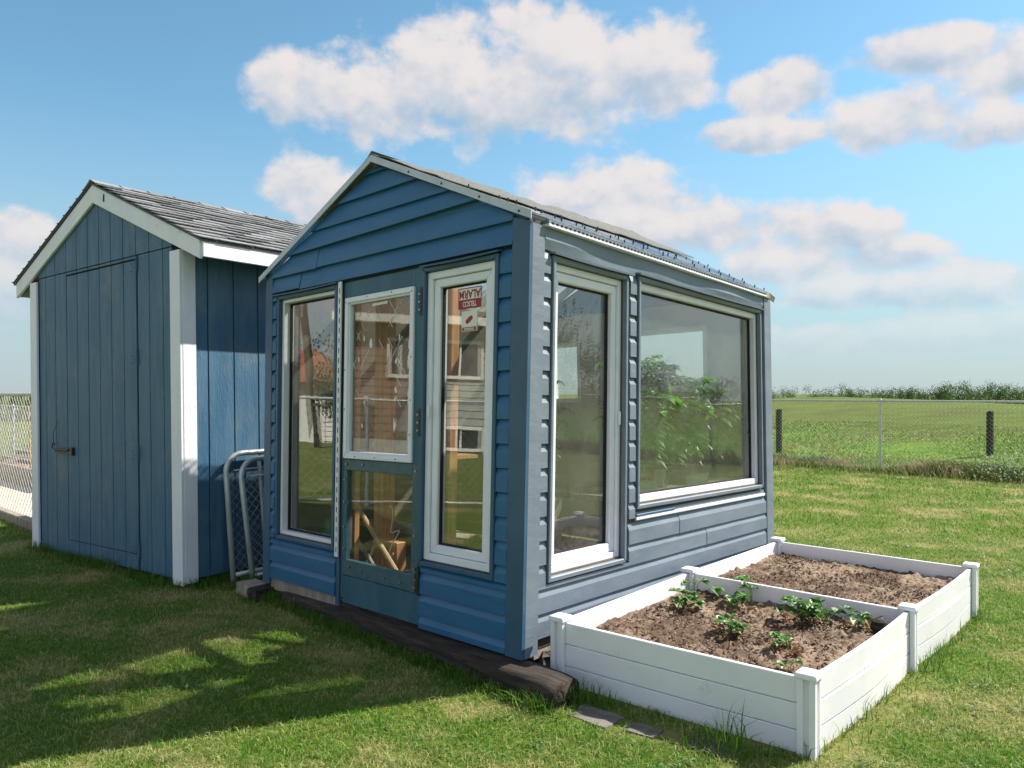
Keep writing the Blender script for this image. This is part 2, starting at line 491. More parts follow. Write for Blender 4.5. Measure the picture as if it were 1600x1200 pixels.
class MB:
    def __init__(s, f=None):
        s.v, s.f, s.fn = [], [], f

    def add(s, vs, fs):
        b = len(s.v)
        s.v += [tuple(s.fn(*p)) if s.fn else tuple(p) for p in vs]
        s.f += [tuple(i + b for i in q) for q in fs]
        return s

    def box(s, x0, x1, y0, y1, z0, z1):
        return s.add([(x0, y0, z0), (x1, y0, z0), (x1, y1, z0), (x0, y1, z0), (x0, y0, z1), (x1, y0, z1), (x1, y1, z1), (x0, y1, z1)],
                     [(0, 3, 2, 1), (4, 5, 6, 7), (0, 1, 5, 4), (1, 2, 6, 5), (2, 3, 7, 6), (3, 0, 4, 7)])

    def loft(s, rings, cap=True, closed=True):
        n = len(rings[0])
        vs = [p for r in rings for p in r]
        fs = []
        for i in range(len(rings) - 1):
            for j in range(n if closed else n - 1):
                k = (j + 1) % n
                fs.append((i * n + j, i * n + k, (i + 1) * n + k, (i + 1) * n + j))
        if cap and closed:
            fs.append(tuple(range(n - 1, -1, -1)))
            fs.append(tuple((len(rings) - 1) * n + j for j in range(n)))
        return s.add(vs, fs)

    def tube(s, path, r, n=8, cap=True):
        path = [Vector(p) for p in path]
        rings = []
        up = Vector((0, 0, 1))
        last = None
        for i, p in enumerate(path):
            d = (path[min(i + 1, len(path) - 1)] - path[max(i - 1, 0)]).normalized()
            a = last - d * last.dot(d) if last is not None else (up if abs(d.z) < .9 else Vector((1, 0, 0))).cross(d)
            a.normalize()
            last = a
            b = d.cross(a)
            rr = r[i] if isinstance(r, (list, tuple)) else r
            rings.append([tuple(p + (a * math.cos(2 * math.pi * j / n) + b * math.sin(2 * math.pi * j / n)) * rr) for j in range(n)])
        return s.loft(rings, cap)

    def ring(s, t0, t1, w0, w1, wid, o0, o1, wb=None):
        """rectangular picture-frame ring in (t, o, w) wall space, mitred; o0 back, o1 front"""
        wl = wr = wt = wid
        wb = wid if wb is None else wb
        out = [(t0, w0), (t1, w0), (t1, w1), (t0, w1)]
        inn = [(t0 + wl, w0 + wb), (t1 - wr, w0 + wb), (t1 - wr, w1 - wt), (t0 + wl, w1 - wt)]
        for j in range(4):
            k = (j + 1) % 4
            q = [out[j], out[k], inn[k], inn[j]]
            vs = [(a, o1, b) for a, b in q] + [(a, o0, b) for a, b in q]
            s.add(vs, [(0, 1, 2, 3), (7, 6, 5, 4), (0, 4, 5, 1), (1, 5, 6, 2), (2, 6, 7, 3), (3, 7, 4, 0)])
        return s

    def leaf(s, base, d, up, L, w, droop=.25, fold=.15):
        base, d, up = Vector(base), Vector(d).normalized(), Vector(up)
        sd = d.cross(up)
        sd = sd.normalized() if sd.length > 1e-4 else Vector((1, 0, 0))
        n = sd.cross(d)

        def c(t):
            return base + d * L * t - Vector((0, 0, 1)) * droop * L * t * t
        vs = [c(0)]
        for t, k in ((.38, .5), (.72, .36)):
            vs += [c(t) + sd * w * k + n * fold * w, c(t), c(t) - sd * w * k + n * fold * w]
        vs.append(c(1))
        return s.add([tuple(x) for x in vs], [(0, 1, 2), (0, 2, 3), (1, 4, 5, 2), (2, 5, 6, 3), (4, 7, 5), (5, 7, 6)])

    def build(s, name, mat, parent=None, smooth=False, bevel=0.0, fix=True, loc=None):
        base = Vector(parent['_w']) if parent is not None else Vector(loc or (0, 0, 0))
        me = bpy.data.meshes.new(name)
        me.from_pydata([tuple(Vector(p) - base) for p in s.v], [], s.f)
        if fix:
            bm = bmesh.new()
            bm.from_mesh(me)
            bmesh.ops.recalc_face_normals(bm, faces=bm.faces)
            bm.to_mesh(me)
            bm.free()
        if smooth:
            me.polygons.foreach_set('use_smooth', [True] * len(me.polygons))
        me.materials.append(M[mat] if isinstance(mat, str) else mat)
        o = bpy.data.objects.new(name, me)
        COL.objects.link(o)
        if parent is not None:
            o.parent = parent
        else:
            o.location = base
        o['_w'] = tuple(base)
        if bevel:
            b = o.modifiers.new('bevel', 'BEVEL')
            b.width = bevel
            b.segments = 1
            b.limit_method = 'ANGLE'
        return o


def tag(o, label, cat, group=None, kind=None):
    o['label'] = label
    o['category'] = cat
    if group:
        o['group'] = group
    if kind:
        o['kind'] = kind
    return o


def thing(name, loc, label, cat, group=None):
    o = bpy.data.objects.new(name, None)
    o.location = loc
    o.empty_display_size = .1
    COL.objects.link(o)
    o['_w'] = tuple(loc)
    return tag(o, label, cat, group)


def part_empty(name, parent):
    o = bpy.data.objects.new(name, None)
    COL.objects.link(o)
    o.parent = parent
    o['_w'] = parent['_w']
    return o


def structure(o):
    o['kind'] = 'structure'
    return o


def lerp(a, b, k):
    return a * (1 - k) + b * k


def trilin(A0, B0, C0, A1, B1, C1, W, L, H):
    A0, B0, C0, A1, B1, C1 = map(Vector, (A0, B0, C0, A1, B1, C1))
    D0, D1 = B0 + C0 - A0, B1 + C1 - A1

    def f(u, v, w):
        s, r, t = u / W, v / L, w / H
        return lerp(lerp(lerp(A0, B0, s), lerp(C0, D0, s), r), lerp(lerp(A1, B1, s), lerp(C1, D1, s), r), t)
    return f


# ------------------------------------------------------------------ ground and field
def hill(x, y):
    s = (x + y - 21.4) / 1.414
    z = .03 * mnoise.noise(Vector((x * .35, y * .35, 0))) if abs(x) < 60 and abs(y) < 60 else 0
    d = max(0, min(1, (s + 1) / 3))
    z *= (.35 + .65 * d)
    if s > 1:
        k = max(0, min(1, (s - 2) / 17))
        k = k * k * (3 - 2 * k)
        crest = 1.08 + .20 * mnoise.noise(Vector((x * .055, y * .055, 3))) + .14 * mnoise.noise(Vector((x * .15, y * .15, 9))) + .14 * math.exp(-((x - 17) / 5.0) ** 2) - .10 * math.exp(-((x - 11) / 2.5) ** 2)
        q = max(0, min(1, (s - 25) / 14))
        q = q * q * (3 - 2 * q)
        z += crest * k * (1 - q) - 1.2 * q - .06 * min(1, (s - 1) / 2)
    return z


def ground():
    ts = np.linspace(-1, 1, 221)
    ax = np.sinh(ts * 6.2) / np.sinh(6.2) * 2600
    xs, ys = ax + 6, ax + 14
    vs = [(float(x), float(y), hill(float(x), float(y))) for y in ys for x in xs]
    n = len(ts)
    fs = [(j * n + i, j * n + i + 1, (j + 1) * n + i + 1, (j + 1) * n + i) for j in range(n - 1) for i in range(n - 1)]
    structure(MB().add(vs, fs).build('ground', 'ground', smooth=True, fix=False))


ground()

# ------------------------------------------------------------------ greenhouse
GW_, GL_, GH_ = 2.473, 3.213, 2.2
gh = trilin((.046, 3.903, .13), (-1.752, 5.6, .114), (2.103, 6.37, .05), (.088, 3.903, 2.327), (-1.727, 5.6, 2.264), (2.066, 6.37, 2.246), GW_, GL_, GH_)


def gf(t, o, w):   # front wall space
    return gh(t, -o, w)


def gs(t, o, w):   # side wall space
    return gh(-o, t, w)


def gl(t, o, w):   # far (left) long wall
    return gh(GW_ + o, t, w)


def gb(t, o, w):   # rear wall
    return gh(t, GL_ + o, w)


CO = .1243
eave_u = lambda w: (w - 2.2) / .57 * 1.28
G = thing('greenhouse', tuple(gh(1.2, 1.6, 0)), 'blue vinyl-sided greenhouse with white windows and a glazed door, on a timber sill', 'greenhouse')
wallF = part_empty('front_wall', G)
wallS = part_empty('side_wall', G)


def panel(sp, t0, t1, w0, w1, parent, plain=False, sag=0.0, lift=0.0, o_add=0.0):
    """one lap of siding: dutch-lap profile extruded along t"""
    h = w1 - w0
    if plain:
        pr = [(0, 0), (.019, 0), (.016, .25 * h), (.003, h), (0, h)]
    else:
        k = max(.02, h - .041)
        pr = [(0, 0), (.021, 0), (.0205, k), (.003, h), (0, h)]
    n = max(2, int((t1 - t0) / .3) + 1)
    rings = []
    mt = 'sidelit' if parent is wallS else 'siding'
    for i in range(n + 1):
        t = lerp(t0, t1, i / n)
        b = sag * math.sin(math.pi * i / n) + .0012 * math.sin(t * 9 + w0 * 31)
        rings.append([(t, o + (o_add + b * .6 if o > .002 else 0), w0 + w + (lift * (1 - i / n) if w < .5 * h else 0) + b * .25) for o, w in pr])
    return MB(sp).loft(rings).build('siding_panel', mt, parent)


def gable_panel(w0, w1, ua, ub, o_add=0.0, lift=0.0):
    """plain lap whose ends follow the rake; ua/ub clip it along the wall"""
    lo = lambda w: max(ua, eave_u(w) + .012)
    hi = lambda w: min(ub, 2.5 - eave_u(w) - .012)
    n = 9
    rings = []
    for i in range(n + 1):
        k = i / n
        r_ = []
        for o, f in ((0, 0), (.028, 0), (.025, .2), (.002, 1), (0, 1)):
            w = lerp(w0, w1, f)
            a, b = lo(w), hi(w)
            if b < a:
                a = b = (a + b) / 2
            r_.append((lerp(a, b, k), o + (o_add if o > .001 else 0), w + (lift * (1 - k) if f < .5 else 0)))
        rings.append(r_)
    return MB(gf).loft(rings).build('siding_panel', 'siding', wallF)


def courses(sp, t0, t1, w0, w1, parent, base=.075):
    k = 0
    while base + k * CO < w1 - .012:
        a, b = base + k * CO, base + (k + 1) * CO
        if b > w0 + .012:
            panel(sp, t0, t1, max(a, w0), min(b, w1), parent)
        k += 1


# sheathing with openings --------------------------------------------------
def sheath(sp, length, holes, top, name, th=.085, mat='insuldark'):
    """boxes around rectangular openings"""
    mb = MB(sp)
    ts = sorted({0.0, length, *[h[0] for h in holes], *[h[1] for h in holes]})
    for a, b in zip(ts[:-1], ts[1:]):
        z = 0.02
        for h in sorted([h for h in holes if h[0] <= a + 1e-6 and h[1] >= b - 1e-6], key=lambda q: q[2]):
            if h[2] > z:
                mb.box(a, b, -th, -.001, z, h[2])
            z = h[3]
        if z < top:
            mb.box(a, b, -th, -.001, z, top)
    return mb.build(name, mat, G, fix=True)


RWN = (.215, .755, .395, 2.02)
LWN = (1.64, 2.305, .365, 2.03)
DOOR = (.785, 1.56, .03, 2.06)
SW1 = (.205, .915, .385, 2.01)
SW2 = (1.095, 3.0, .685, 2.03)
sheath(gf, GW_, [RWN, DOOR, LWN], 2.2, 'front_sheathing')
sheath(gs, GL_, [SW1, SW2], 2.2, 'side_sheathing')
FWIN = []
sheath(gl, GL_, FWIN, 2.2, 'left_sheathing')
RWIN = [(.50, 1.45, .85, 2.0), (1.86, 2.26, 1.35, 1.95)]
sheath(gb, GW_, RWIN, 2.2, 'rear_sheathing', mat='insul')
MB(gl).box(0, GL_, .001, .02, .03, 2.2).build('left_cladding', 'siding', G)
MB(gb).box(0, GW_, .001, .02, .03, .849).box(0, GW_, .001, .02, 2.001, 2.2).box(0, .499, .001, .02, .85, 2.0).box(1.451, 1.859, .001, .02, .85, 2.0).box(2.261, GW_, .001, .02, .85, 2.0).box(1.8595, 2.2605, .001, .02, .85, 1.349).box(1.8595, 2.2605, .001, .02, 1.951, 2.0).build('rear_cladding', 'siding', G)
# gable sheathing front and rear
for v0, v1 in ((.002, .07), (GL_ - .07, GL_ - .002)):
    MB(gh).add([(0, v0, 2.2), (GW_, v0, 2.2), (1.25, v0, 2.73), (0, v1, 2.2), (GW_, v1, 2.2), (1.25, v1, 2.73)],
               [(0, 1, 2), (5, 4, 3), (0, 3, 4, 1), (1, 4, 5, 2), (2, 5, 3, 0)]).build('gable_sheathing', 'siding', G)

# siding on the front ---------------------------------------------------------
courses(gf, .098, .184, .36, 2.064, wallF)
courses(gf, .098, .772, .004, .358, wallF, base=.075 - CO)
courses(gf, 2.352, 2.402, .33, 2.07, wallF, base=.04)
courses(gf, 1.605, 2.402, .04, .328, wallF, base=.04)
# gable laps, the third one sprung loose on its right
gl_laps = [2.078, 2.2, 2.325, 2.45, 2.575, 2.70]
for i, w0 in enumerate(gl_laps):
    w1 = gl_laps[i + 1] + .004 if i + 1 < len(gl_laps) else 2.735
    if i == 0:
        gable_panel(w0, w1, .092, 2.05)
        gable_panel(w0 + .008, w1, 2.051, 2.403, .003)
    elif i == 1:
        gable_panel(w0, w1, .092, 1.85)
        gable_panel(w0 - .006, w1, 1.851, 2.403, .003)
    elif i == 2:
        gable_panel(w0, w1, .092, 2.403, .006, .03)
    else:
        gable_panel(w0, w1, .092, 2.403)

# siding on the long side --------------------------------------------------------
courses(gs, .102, .168, .345, 2.055, wallS)
courses(gs, .982, 1.052, .60, 2.055, wallS)
courses(gs, .102, 3.088, .075, .34, wallS)
panel(gs, .985, 2.02, .324, .448, wallS)
panel(gs, 2.02, 3.088, .324, .448, wallS, o_add=.003)
panel(gs, .985, 1.62, .448, .572, wallS)
panel(gs, 1.62, 3.088, .448, .572, wallS, o_add=.003)
MB(gs).box(1.06, 3.075, 0, .012, .575, .632).build('siding_panel', 'sidelit', wallS)
MB(gs).box(1.06, 3.06, .0125, .026, .585, .606).build('finish_strip', 'white', wallS, bevel=.003)
MB(gs).box(1.06, 1.55, .0125, .028, .607, .622).build('finish_strip', 'trim', wallS, bevel=.003)

# corner posts and frieze -------------------------------------------------------
MB(gf).add([(-.024, .0241, 0), (.094, .0241, 0), (.094, .001, 0), (-.0235, .001, 0), (-.024, .0241, 2.175), (.094, .0241, 2.215), (.094, .001, 2.215), (-.0235, .001, 2.175)],
           [(0, 1, 2, 3), (7, 6, 5, 4), (0, 4, 5, 1), (1, 5, 6, 2), (2, 6, 7, 3), (3, 7, 4, 0)]).build('corner_post', 'trim', G)
MB(gs).box(-.0005, .102, .001, .0242, 0, 2.172).build('corner_post', 'sidelit', G)  # side leg of the same post, in the sunlit colour
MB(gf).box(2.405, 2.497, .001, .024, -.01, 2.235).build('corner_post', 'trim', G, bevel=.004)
MB(gs).box(3.092, 3.235, .001, .028, -.02, 2.20).build('corner_post', 'sidelit', G, bevel=.004)
MB(gs).box(3.10, 3.19, .03, .045, 2.168, 2.21).add([(3.19, .03, 2.168), (3.30, .03, 2.15), (3.30, .045, 2.19), (3.19, .045, 2.21)], [(0, 1, 2, 3)]).build('gutter_bracket', 'greywood', G)
# wavy flat frieze along the eave
rings = []
for i in range(41):
    t = lerp(.104, 3.088, i / 40)
    b = .008 + .011 * (.5 + .5 * math.sin(t * 2.1 + 2.3)) + .004 * math.sin(t * 6)
    rings.append([(t, 0, 2.06), (t, .012, 2.06), (t, .008 + b, 2.11), (t, .008 + b * .7, 2.168), (t, 0, 2.168)])
MB(gs).loft(rings).build('frieze_board', 'sidelit', wallS, smooth=False)
MB(gs).box(.104, 3.09, .0, .05, 2.172, 2.184).build('eave_strip', 'white', G)
mb = MB(gs)
for i in range(74):
    t = .13 + i * .04
    mb.box(t, t + .018, .046, .0525, 2.186, 2.194)
o = mb.build('vent_slots', 'gap', G)
o['kind'] = 'stuff'
MB(gs).box(.104, 3.09, .0, .047, 2.1845, 2.204).build('vent_strip', 'sidelit', G)


# windows ---------------------------------------------------------------------
def window(sp, t0, t1, w0, w1, name, glass, fw=.032, sash=None, deep=-.084, glz=-.05, jam=.028, fo=-.015):
    wn = part_empty('window', G)
    MB(sp).ring(t0, t1, w0, w1, fw, deep, fo).build('frame', 'white', wn, bevel=.003)
    a0, a1, b0, b1 = t0 + fw, t1 - fw, w0 + fw, w1 - fw
    if sash:
        MB(sp).ring(a0 + .002, a1 - .002, b0 + .002, b1 - .002, sash, deep + .008, fo - .014).build('sash', 'white', wn, bevel=.005)
        a0, a1, b0, b1 = a0 + sash, a1 - sash, b0 + sash, b1 - sash
    MB(sp).ring(a0 + .001, a1 - .001, b0 + .001, b1 - .001, .009, glz - .008, glz + .012).build('gasket', 'gap', wn)
    MB(sp).box(a0, a1, glz - .003, glz + .002, b0, b1).build('glass_pane', glass, wn)
    # bent-metal surround
    mbx = MB(sp)
    mbx.ring(t0 - jam, t1 + jam, w0 - jam - .006, w1 + jam, jam - .002, -.002, .030)
    mbx.build('surround', 'sidelit' if sp is gs else 'trim', wn, bevel=.004)
    return wn


w_r = window(gf, *RWN, 'right', 'glassf', .040, .048, glz=-.042, fo=.006)
w_l = window(gf, *LWN, 'left', 'glassf', .024, None, glz=-.06, fo=.0)
w_s1 = window(gs, *SW1, 's1', 'glasss', .034, .05, glz=-.06, fo=-.008)
w_s2 = window(gs, *SW2, 's2', 'glasss', .042, None, glz=-.055, fo=-.008)
# sloping drip caps that have sprung away over the heads
for sp, t0, t1, w, par in ((gf, .178, .79, 2.052, w_r), (gf, 1.6, 2.36, 2.062, w_l), (gs, .168, .985, 2.042, w_s1), (gs, 1.052, 3.07, 2.062, w_s2)):
    n = 12
    rr = []
    for i in range(n + 1):
        t = lerp(t0, t1, i / n)
        d = .008 * math.sin(math.pi * i / n)
        rr.append([(t, .002, w + .008 - d * .3), (t, .046 + d, w - .002 - d), (t, .048 + d, w + .007 - d), (t, .002, w + .02)])
    MB(sp).loft(rr).build('drip_cap', 'sidelit' if sp is gs else 'trim', par)
MB(gf).box(.712, .728, .007, .022, 1.2, 1.27).build('latch', 'white', w_r, bevel=.003)
MB(gs).box(.885, .90, -.007, .008, 1.16, 1.24).build('latch', 'white', w_s1, bevel=.003)
# interior side sill ledges
MB(gs).box(1.13, 2.96, -.2, -.086, .66, .685).build('inner_sill', 'white', w_s2)
# far windows: white frames with clear glass
for h in RWIN:
    wn = part_empty('window', G)
    MB(gb).ring(*h, .04, -.08, .022).build('frame', 'white', wn)
    MB(gb).box(h[0] + .04, h[1] - .04, -.03, -.026, h[2] + .04, h[3] - .04).build('glass_pane', 'glassin', wn)

MB(gf).box(.10, 1.60, .0005, .004, 2.056, 2.079).build('head_gap', 'gap', G)
MB(gf).box(1.562, 1.604, -.03, .012, -.02, .299).build('door_jamb', 'trim', G)
# nail-hem strip beside the door
MB(gf).box(1.565, 1.600, .018, .028, .30, 2.07).build('nail_strip', 'white', G)
mb = MB(gf)
for i in range(27):
    w = .33 + i * .064
    mb.box(1.577, 1.584, .0275, .0292, w, w + .034)
o = mb.build('nail_slots', 'gap', G)
o['kind'] = 'stuff'

# door -----------------------------------------------------------------------
D = part_empty('door', G)
MB(gf).box(.772, .858, -.03, .010, .19, 2.062).build('stile', 'doorblue', D, bevel=.003)
MB(gf).box(1.532, 1.558, -.03, .006, .04, 2.062).build('stile', 'doorblue', D, bevel=.003)
MB(gf).box(.859, 1.531, -.03, .008, 1.962, 2.062).build('head_rail', 'doorblue', D, bevel=.003)
MB(gf).box(.772, 1.531, -.03, .007, .012, .188).build('kick_panel', 'doorblue', D, bevel=.003)
MB(gf).box(.862, 1.53, -.02, .011, .862, .932).build('lock_rail', 'doorsteel', D, bevel=.003)
MB(gf).box(.835, 1.53, -.02, .011, .192, .292).build('bottom_rail', 'doorsteel', D, bevel=.003)
MB(gf).box(.796, .856, .0105, .014, .192, .93).build('edge_strip', 'doorsteel', D, bevel=.002)
MB(gf).box(1.495, 1.53, -.02, .011, .2925, .8615).build('edge_strip', 'doorsteel', D, bevel=.002)
pn = part_empty('upper_window', D)
MB(gf).ring(.858, 1.53, .936, 1.958, .034, -.02, .024).build('frame', 'white', pn, bevel=.004)
MB(gf).ring(.892, 1.496, .97, 1.924, .012, -.02, .014).build('inner_bead', 'white', pn, bevel=.003)
MB(gf).box(.904, 1.484, -.010, -.006, .982, 1.912).build('glass_pane', 'glassd', pn)
MB(gf).box(.858, 1.495, -.012, -.008, .2925, .8615).build('glass_pane', 'glassl', D)
# leaded diamond lines and paint smears left on the upper glass
mb = MB(gf)
rr = random.Random(4)
for i in range(70):
    cx, cw = rr.uniform(.95, 1.44), rr.uniform(1.25, 1.88)
    if cw < 1.58 and 1.0 < cx < 1.36 or (cw < 1.5 and rr.random() < .6):
        continue
    q = round(cx / .045) * .045
    h = round(cw / .06) * .06
    sgn = 1 if (round(cx / .045) + round(cw / .06)) % 2 else -1
    a = Vector((q, h))
    b = a + Vector((.04, .055 * sgn))
    p = Vector((b.y - a.y, a.x - b.x)).normalized() * .0016
    mb.add([(a.x + p.x, -.0045, a.y + p.y), (b.x + p.x, -.0045, b.y + p.y), (b.x - p.x, -.0045, b.y - p.y), (a.x - p.x, -.0045, a.y - p.y)], [(0, 1, 2, 3)])
o = mb.build('glass_scratch_lines', 'stickerwhite', pn, fix=False)
o['kind'] = 'stuff'
mb = MB(gf)
for i in range(34):
    strip = rr.random() < .55
    cx = rr.gauss(.918, .008) if strip else rr.choice([1.34, 1.06]) + rr.gauss(0, .03)
    cw = rr.uniform(1.0, 1.86) if strip else rr.uniform(1.1, 1.72)
    n = 9
    r0 = rr.uniform(.004, .014) if strip else rr.uniform(.006, .016)
    mb.add([(cx + math.cos(2 * math.pi * j / n) * r0 * rr.uniform(.3, 1.2), -.0043, cw + math.sin(2 * math.pi * j / n) * r0 * rr.uniform(.6, 3.0)) for j in range(n)], [tuple(range(n))])
mb.add([(1.28, -.0042, 1.885), (1.13, -.0042, 1.888), (1.13, -.0042, 1.905), (1.28, -.0042, 1.9)], [(0, 1, 2, 3)])
o = mb.build('paint_smears', 'stickerwhite', pn, fix=False)
o['kind'] = 'stuff'
# hinges on the right edge of the door and studs
for w in (1.86, 1.17, .27):
    hg = MB(gf)
    hg.tube([(.781, .024, w - .08), (.781, .024, w + .08)], .012, 8)
    hg.box(.786, .818, .0105, .020, w - .07, w + .07)
    hg.build('hinge', 'dark', D, bevel=.002)
    s = MB(gf)
    for k in (-.045, 0, .045):
        s.tube([(.806, .019, w + k), (.806, .027, w + k)], .007, 6)
    s.build('hinge_screws', 'screw', D)
studs = MB(gf)
for u, w in [(1.50, .90), (1.33, .905), (1.46, .25), (1.33, .245), (1.1, .235), (.95, .232), (.826, .89), (.826, .52), (.826, .33), (.826, .225), (1.515, .80), (1.515, .66), (1.515, .5), (1.515, .36)]:
    studs.tube([(u, .010, w), (u, .020, w)], .0075, 7)
studs.build('stud', 'screw', D)
studs = MB(gf)
for u, w in [(.875, 1.93), (1.06, 1.945), (1.3, 1.945), (1.515, 1.93), (1.515, 1.5), (1.515, 1.25), (.873, 1.55), (.873, 1.3), (.873, 1.1), (1.0, .952), (1.2, .952), (1.4, .952)]:
    studs.tube([(u, .022, w), (u, .0265, w)], .004, 6)
studs.build('frame_screw', 'dark', pn)
# sill under the door
MB(gf).box(.76, 1.61, -.06, -.002, -.035, .044).build('sill_board', 'log', G)
MB(gf).box(1.61, 2.41, -.06, .004, -.045, .036).build('sill_board', 'greywood', G)
MB(gf).box(.1, .76, -.06, -.002, -.045, .07).build('sill_board', 'log', G)
MB(gs).box(.11, 3.1, -.06, -.006, -.035, .068).build('sill_board', 'greywood', G)


# stickers on the right window --------------------------------------------------
def text_mesh(body, size, bold=.0):
    cu = bpy.data.curves.new('lettering', 'FONT')
    cu.body = body
    cu.size = size
    cu.align_x = 'CENTER'
    cu.align_y = 'CENTER'
    cu.offset = bold
    ob = bpy.data.objects.new('lettering', cu)
    COL.objects.link(ob)
    bpy.context.view_layer.update()
    me = bpy.data.meshes.new_from_object(ob)
    bpy.data.objects.remove(ob)
    vs = [tuple(v.co) for v in me.vertices]
    fs = [tuple(p.vertices) for p in me.polygons]
    bpy.data.meshes.remove(me)
    return vs, fs


def lettering(body, size, cu_, cw_, off, sx=1.0, bold=.0, name='lettering', mat='red', parent=None):
    vs, fs = text_mesh(body, size, bold)
    # text runs towards -u when upright seen from outside; here the sticker is turned upside down
    return MB(gf).add([(cu_ + x * sx, off, cw_ - y) for x, y, z in vs], fs).build(name, mat, parent, fix=False)


def bx(a0, a1, b0, b1, off, th=.0006):
    return MB(gf).box(a0, a1, off - th, off, b0, b1)


ST = -.0375
sk = part_empty('alarm_sticker', w_r)
bx(.365, .545, 1.795, 1.91, ST).build('sticker_back', 'red', sk)
bx(.371, .539, 1.846, 1.904, ST + .0008).build('sticker_field', 'stickerwhite', sk)
lettering('ALARM', .060, .455, 1.875, ST + .0014, .86, .002, parent=sk)
lettering('TELSCO', .040, .455, 1.822, ST + .0014, .74, .001, mat='stickerwhite', parent=sk)
sk = part_empty('warning_sticker', w_r)
bx(.398, .515, 1.672, 1.782, ST).build('sticker_back', 'stickerwhite', sk)
bx(.402, .511, 1.674, 1.694, ST + .0006).build('sticker_field', 'red', sk)
lettering('WARNING', .018, .456, 1.684, ST + .0012, .9, .0006, mat='stickerwhite', parent=sk)
mb = MB(gf)
pts = []
for j in range(20):
    a = 2 * math.pi * j / 20
    x, y = .03 * math.copysign(abs(math.cos(a)) ** .6, math.cos(a)), .0135 * math.copysign(abs(math.sin(a)) ** .7, math.sin(a))
    ca, sa = math.cos(R(-32)), math.sin(R(-32))
    pts.append((.456 + x * ca - y * sa, ST + .0008, 1.734 + x * sa + y * ca))
mb.add(pts, [tuple(range(20))]).build('emblem', 'red', sk, fix=False)

# roof -----------------------------------------------------------------------


def slope(q, side, v=0.0):      # q 0 eave .. 1 ridge ; returns u, w (the ridge climbs a little towards the back)
    w = 2.2 + q * (.575 + .115 * min(1.0, max(0.0, v / GL_)))
    return (-.035 + q * 1.285, w) if side == 0 else (2.535 - q * 1.285, w)


RF = part_empty('roof', G)
for sd in (0, 1):
    NV = 176
    top, bot = [], []
    for qi in (0, .34, .67, 1):
        rowt, rowb = [], []
        for i in range(NV + 1):
            v = lerp(-.035, GL_ + .05, i / NV)
            u, w = slope(qi, sd, v)
            c = .0035 * math.sin(v * 2 * math.pi / .0762)
            rowt.append((u, v, w + .016 + c))
            rowb.append((u, v, w + .0135 + c))
        top.append(rowt)
        bot.append(rowb)
    mb = MB(gh)
    n = NV + 1
    vs = [p for r in top for p in r] + [p for r in bot for p in r]
    fs = []
    for a in range(3):
        for i in range(NV):
            fs.append((a * n + i, a * n + i + 1, (a + 1) * n + i + 1, (a + 1) * n + i))
            b = 4 * n
            fs.append((b + a * n + i + 1, b + a * n + i, b + (a + 1) * n + i, b + (a + 1) * n + i + 1))
    for i in range(NV):
        fs.append((i, 4 * n + i, 4 * n + i + 1, i + 1))
    mb.add(vs, fs).build('roof_sheet', 'panel', RF, smooth=True, fix=False)
    # roof felt over the ridge
    rng2 = random.Random(5 + sd)
    NVF = 48
    rows = []
    qs = [.54, .66, .78, .9, .965, 1.0]
    for k, q in enumerate(qs):
        row = []
        for i in range(NVF + 1):
            v = lerp(-.045, GL_ + .03, i / NVF)
            wob = .028 * mnoise.noise(Vector((v * 1.6, k * .3 + sd * 7, 1))) + .018 * mnoise.noise(Vector((v * 5, k * .5, 2 + sd)))
            qq = q + (.05 * mnoise.noise(Vector((v * 2.2, 0, 5 + sd))) if k == 0 else 0)
            u, w = slope(qq, sd, v)
            if k == 5:
                u, w = 1.25, w + .006
            row.append((u, v, w + .036 + max(-.008, wob * (1.0 if k else .4))))
        rows.append(row)
    vs = [p for r in rows for p in r] + [(a, b, c - .006) for r in rows for a, b, c in r]
    m_ = NVF + 1
    N_ = len(rows) * m_
    fs = []
    for a in range(len(rows) - 1):
        for i in range(NVF):
            q4 = (a * m_ + i, a * m_ + i + 1, (a + 1) * m_ + i + 1, (a + 1) * m_ + i)
            fs.append(q4)
            fs.append(tuple(N_ + z for z in q4[::-1]))
    for i in range(NVF):
        fs.append((i, N_ + i, N_ + i + 1, i + 1))
    for a in range(len(rows) - 1):
        fs.append((a * m_, (a + 1) * m_, N_ + (a + 1) * m_, N_ + a * m_))
    MB(gh).add(vs, fs).build('roof_felt', 'felt', RF, smooth=True, fix=False)
    # gable edge flashing
    rr = []
    for q in (-.012, 1.0):
        u, w = slope(q, sd)
        rr.append([(u, -.052, w + .026), (u, -.052, w - .016), (u, -.046, w - .016), (u, -.046, w + .021), (u, .03, w + .021), (u, .03, w + .026)])
    MB(gh).loft(rr).build('rake_flashing', 'flash', RF)
    # rafters
    for v in (.12, .85, 1.6, 2.4, 3.1):
        u0, w0 = slope(.02, sd, v)
        u1, w1 = slope(.985, sd, v)
        MB(gh).loft([[(u0, v, w0 - .075), (u0, v + .038, w0 - .075), (u0, v + .038, w0 - .002), (u0, v, w0 - .002)],
                     [(u1, v, w1 - .075), (u1, v + .038, w1 - .075), (u1, v + .038, w1 - .002), (u1, v, w1 - .002)]]).build('rafter', 'insul', RF)
mb = MB(gh)
for q in (.03, .20, .42):
    for i in range(15):
        v = .08 + i * .222 + random.uniform(-.02, .02)
        u, w = slope(q + random.uniform(-.02, .02), 0, v)
        mb.tube([(u, v, w + .018), (u - .004, v, w + .034 + random.uniform(0, .012))], .005, 5)
o = mb.build('roof_screws', 'dark', RF)
o['kind'] = 'stuff'
mb = MB(gh)
for q in (.05, .27, .5, .72):
    u, w = slope(q, 0)
    mb.tube([(u, -.052, w), (u, -.057, w)], .006, 6)
mb.build('flashing_screw', 'dark', RF)

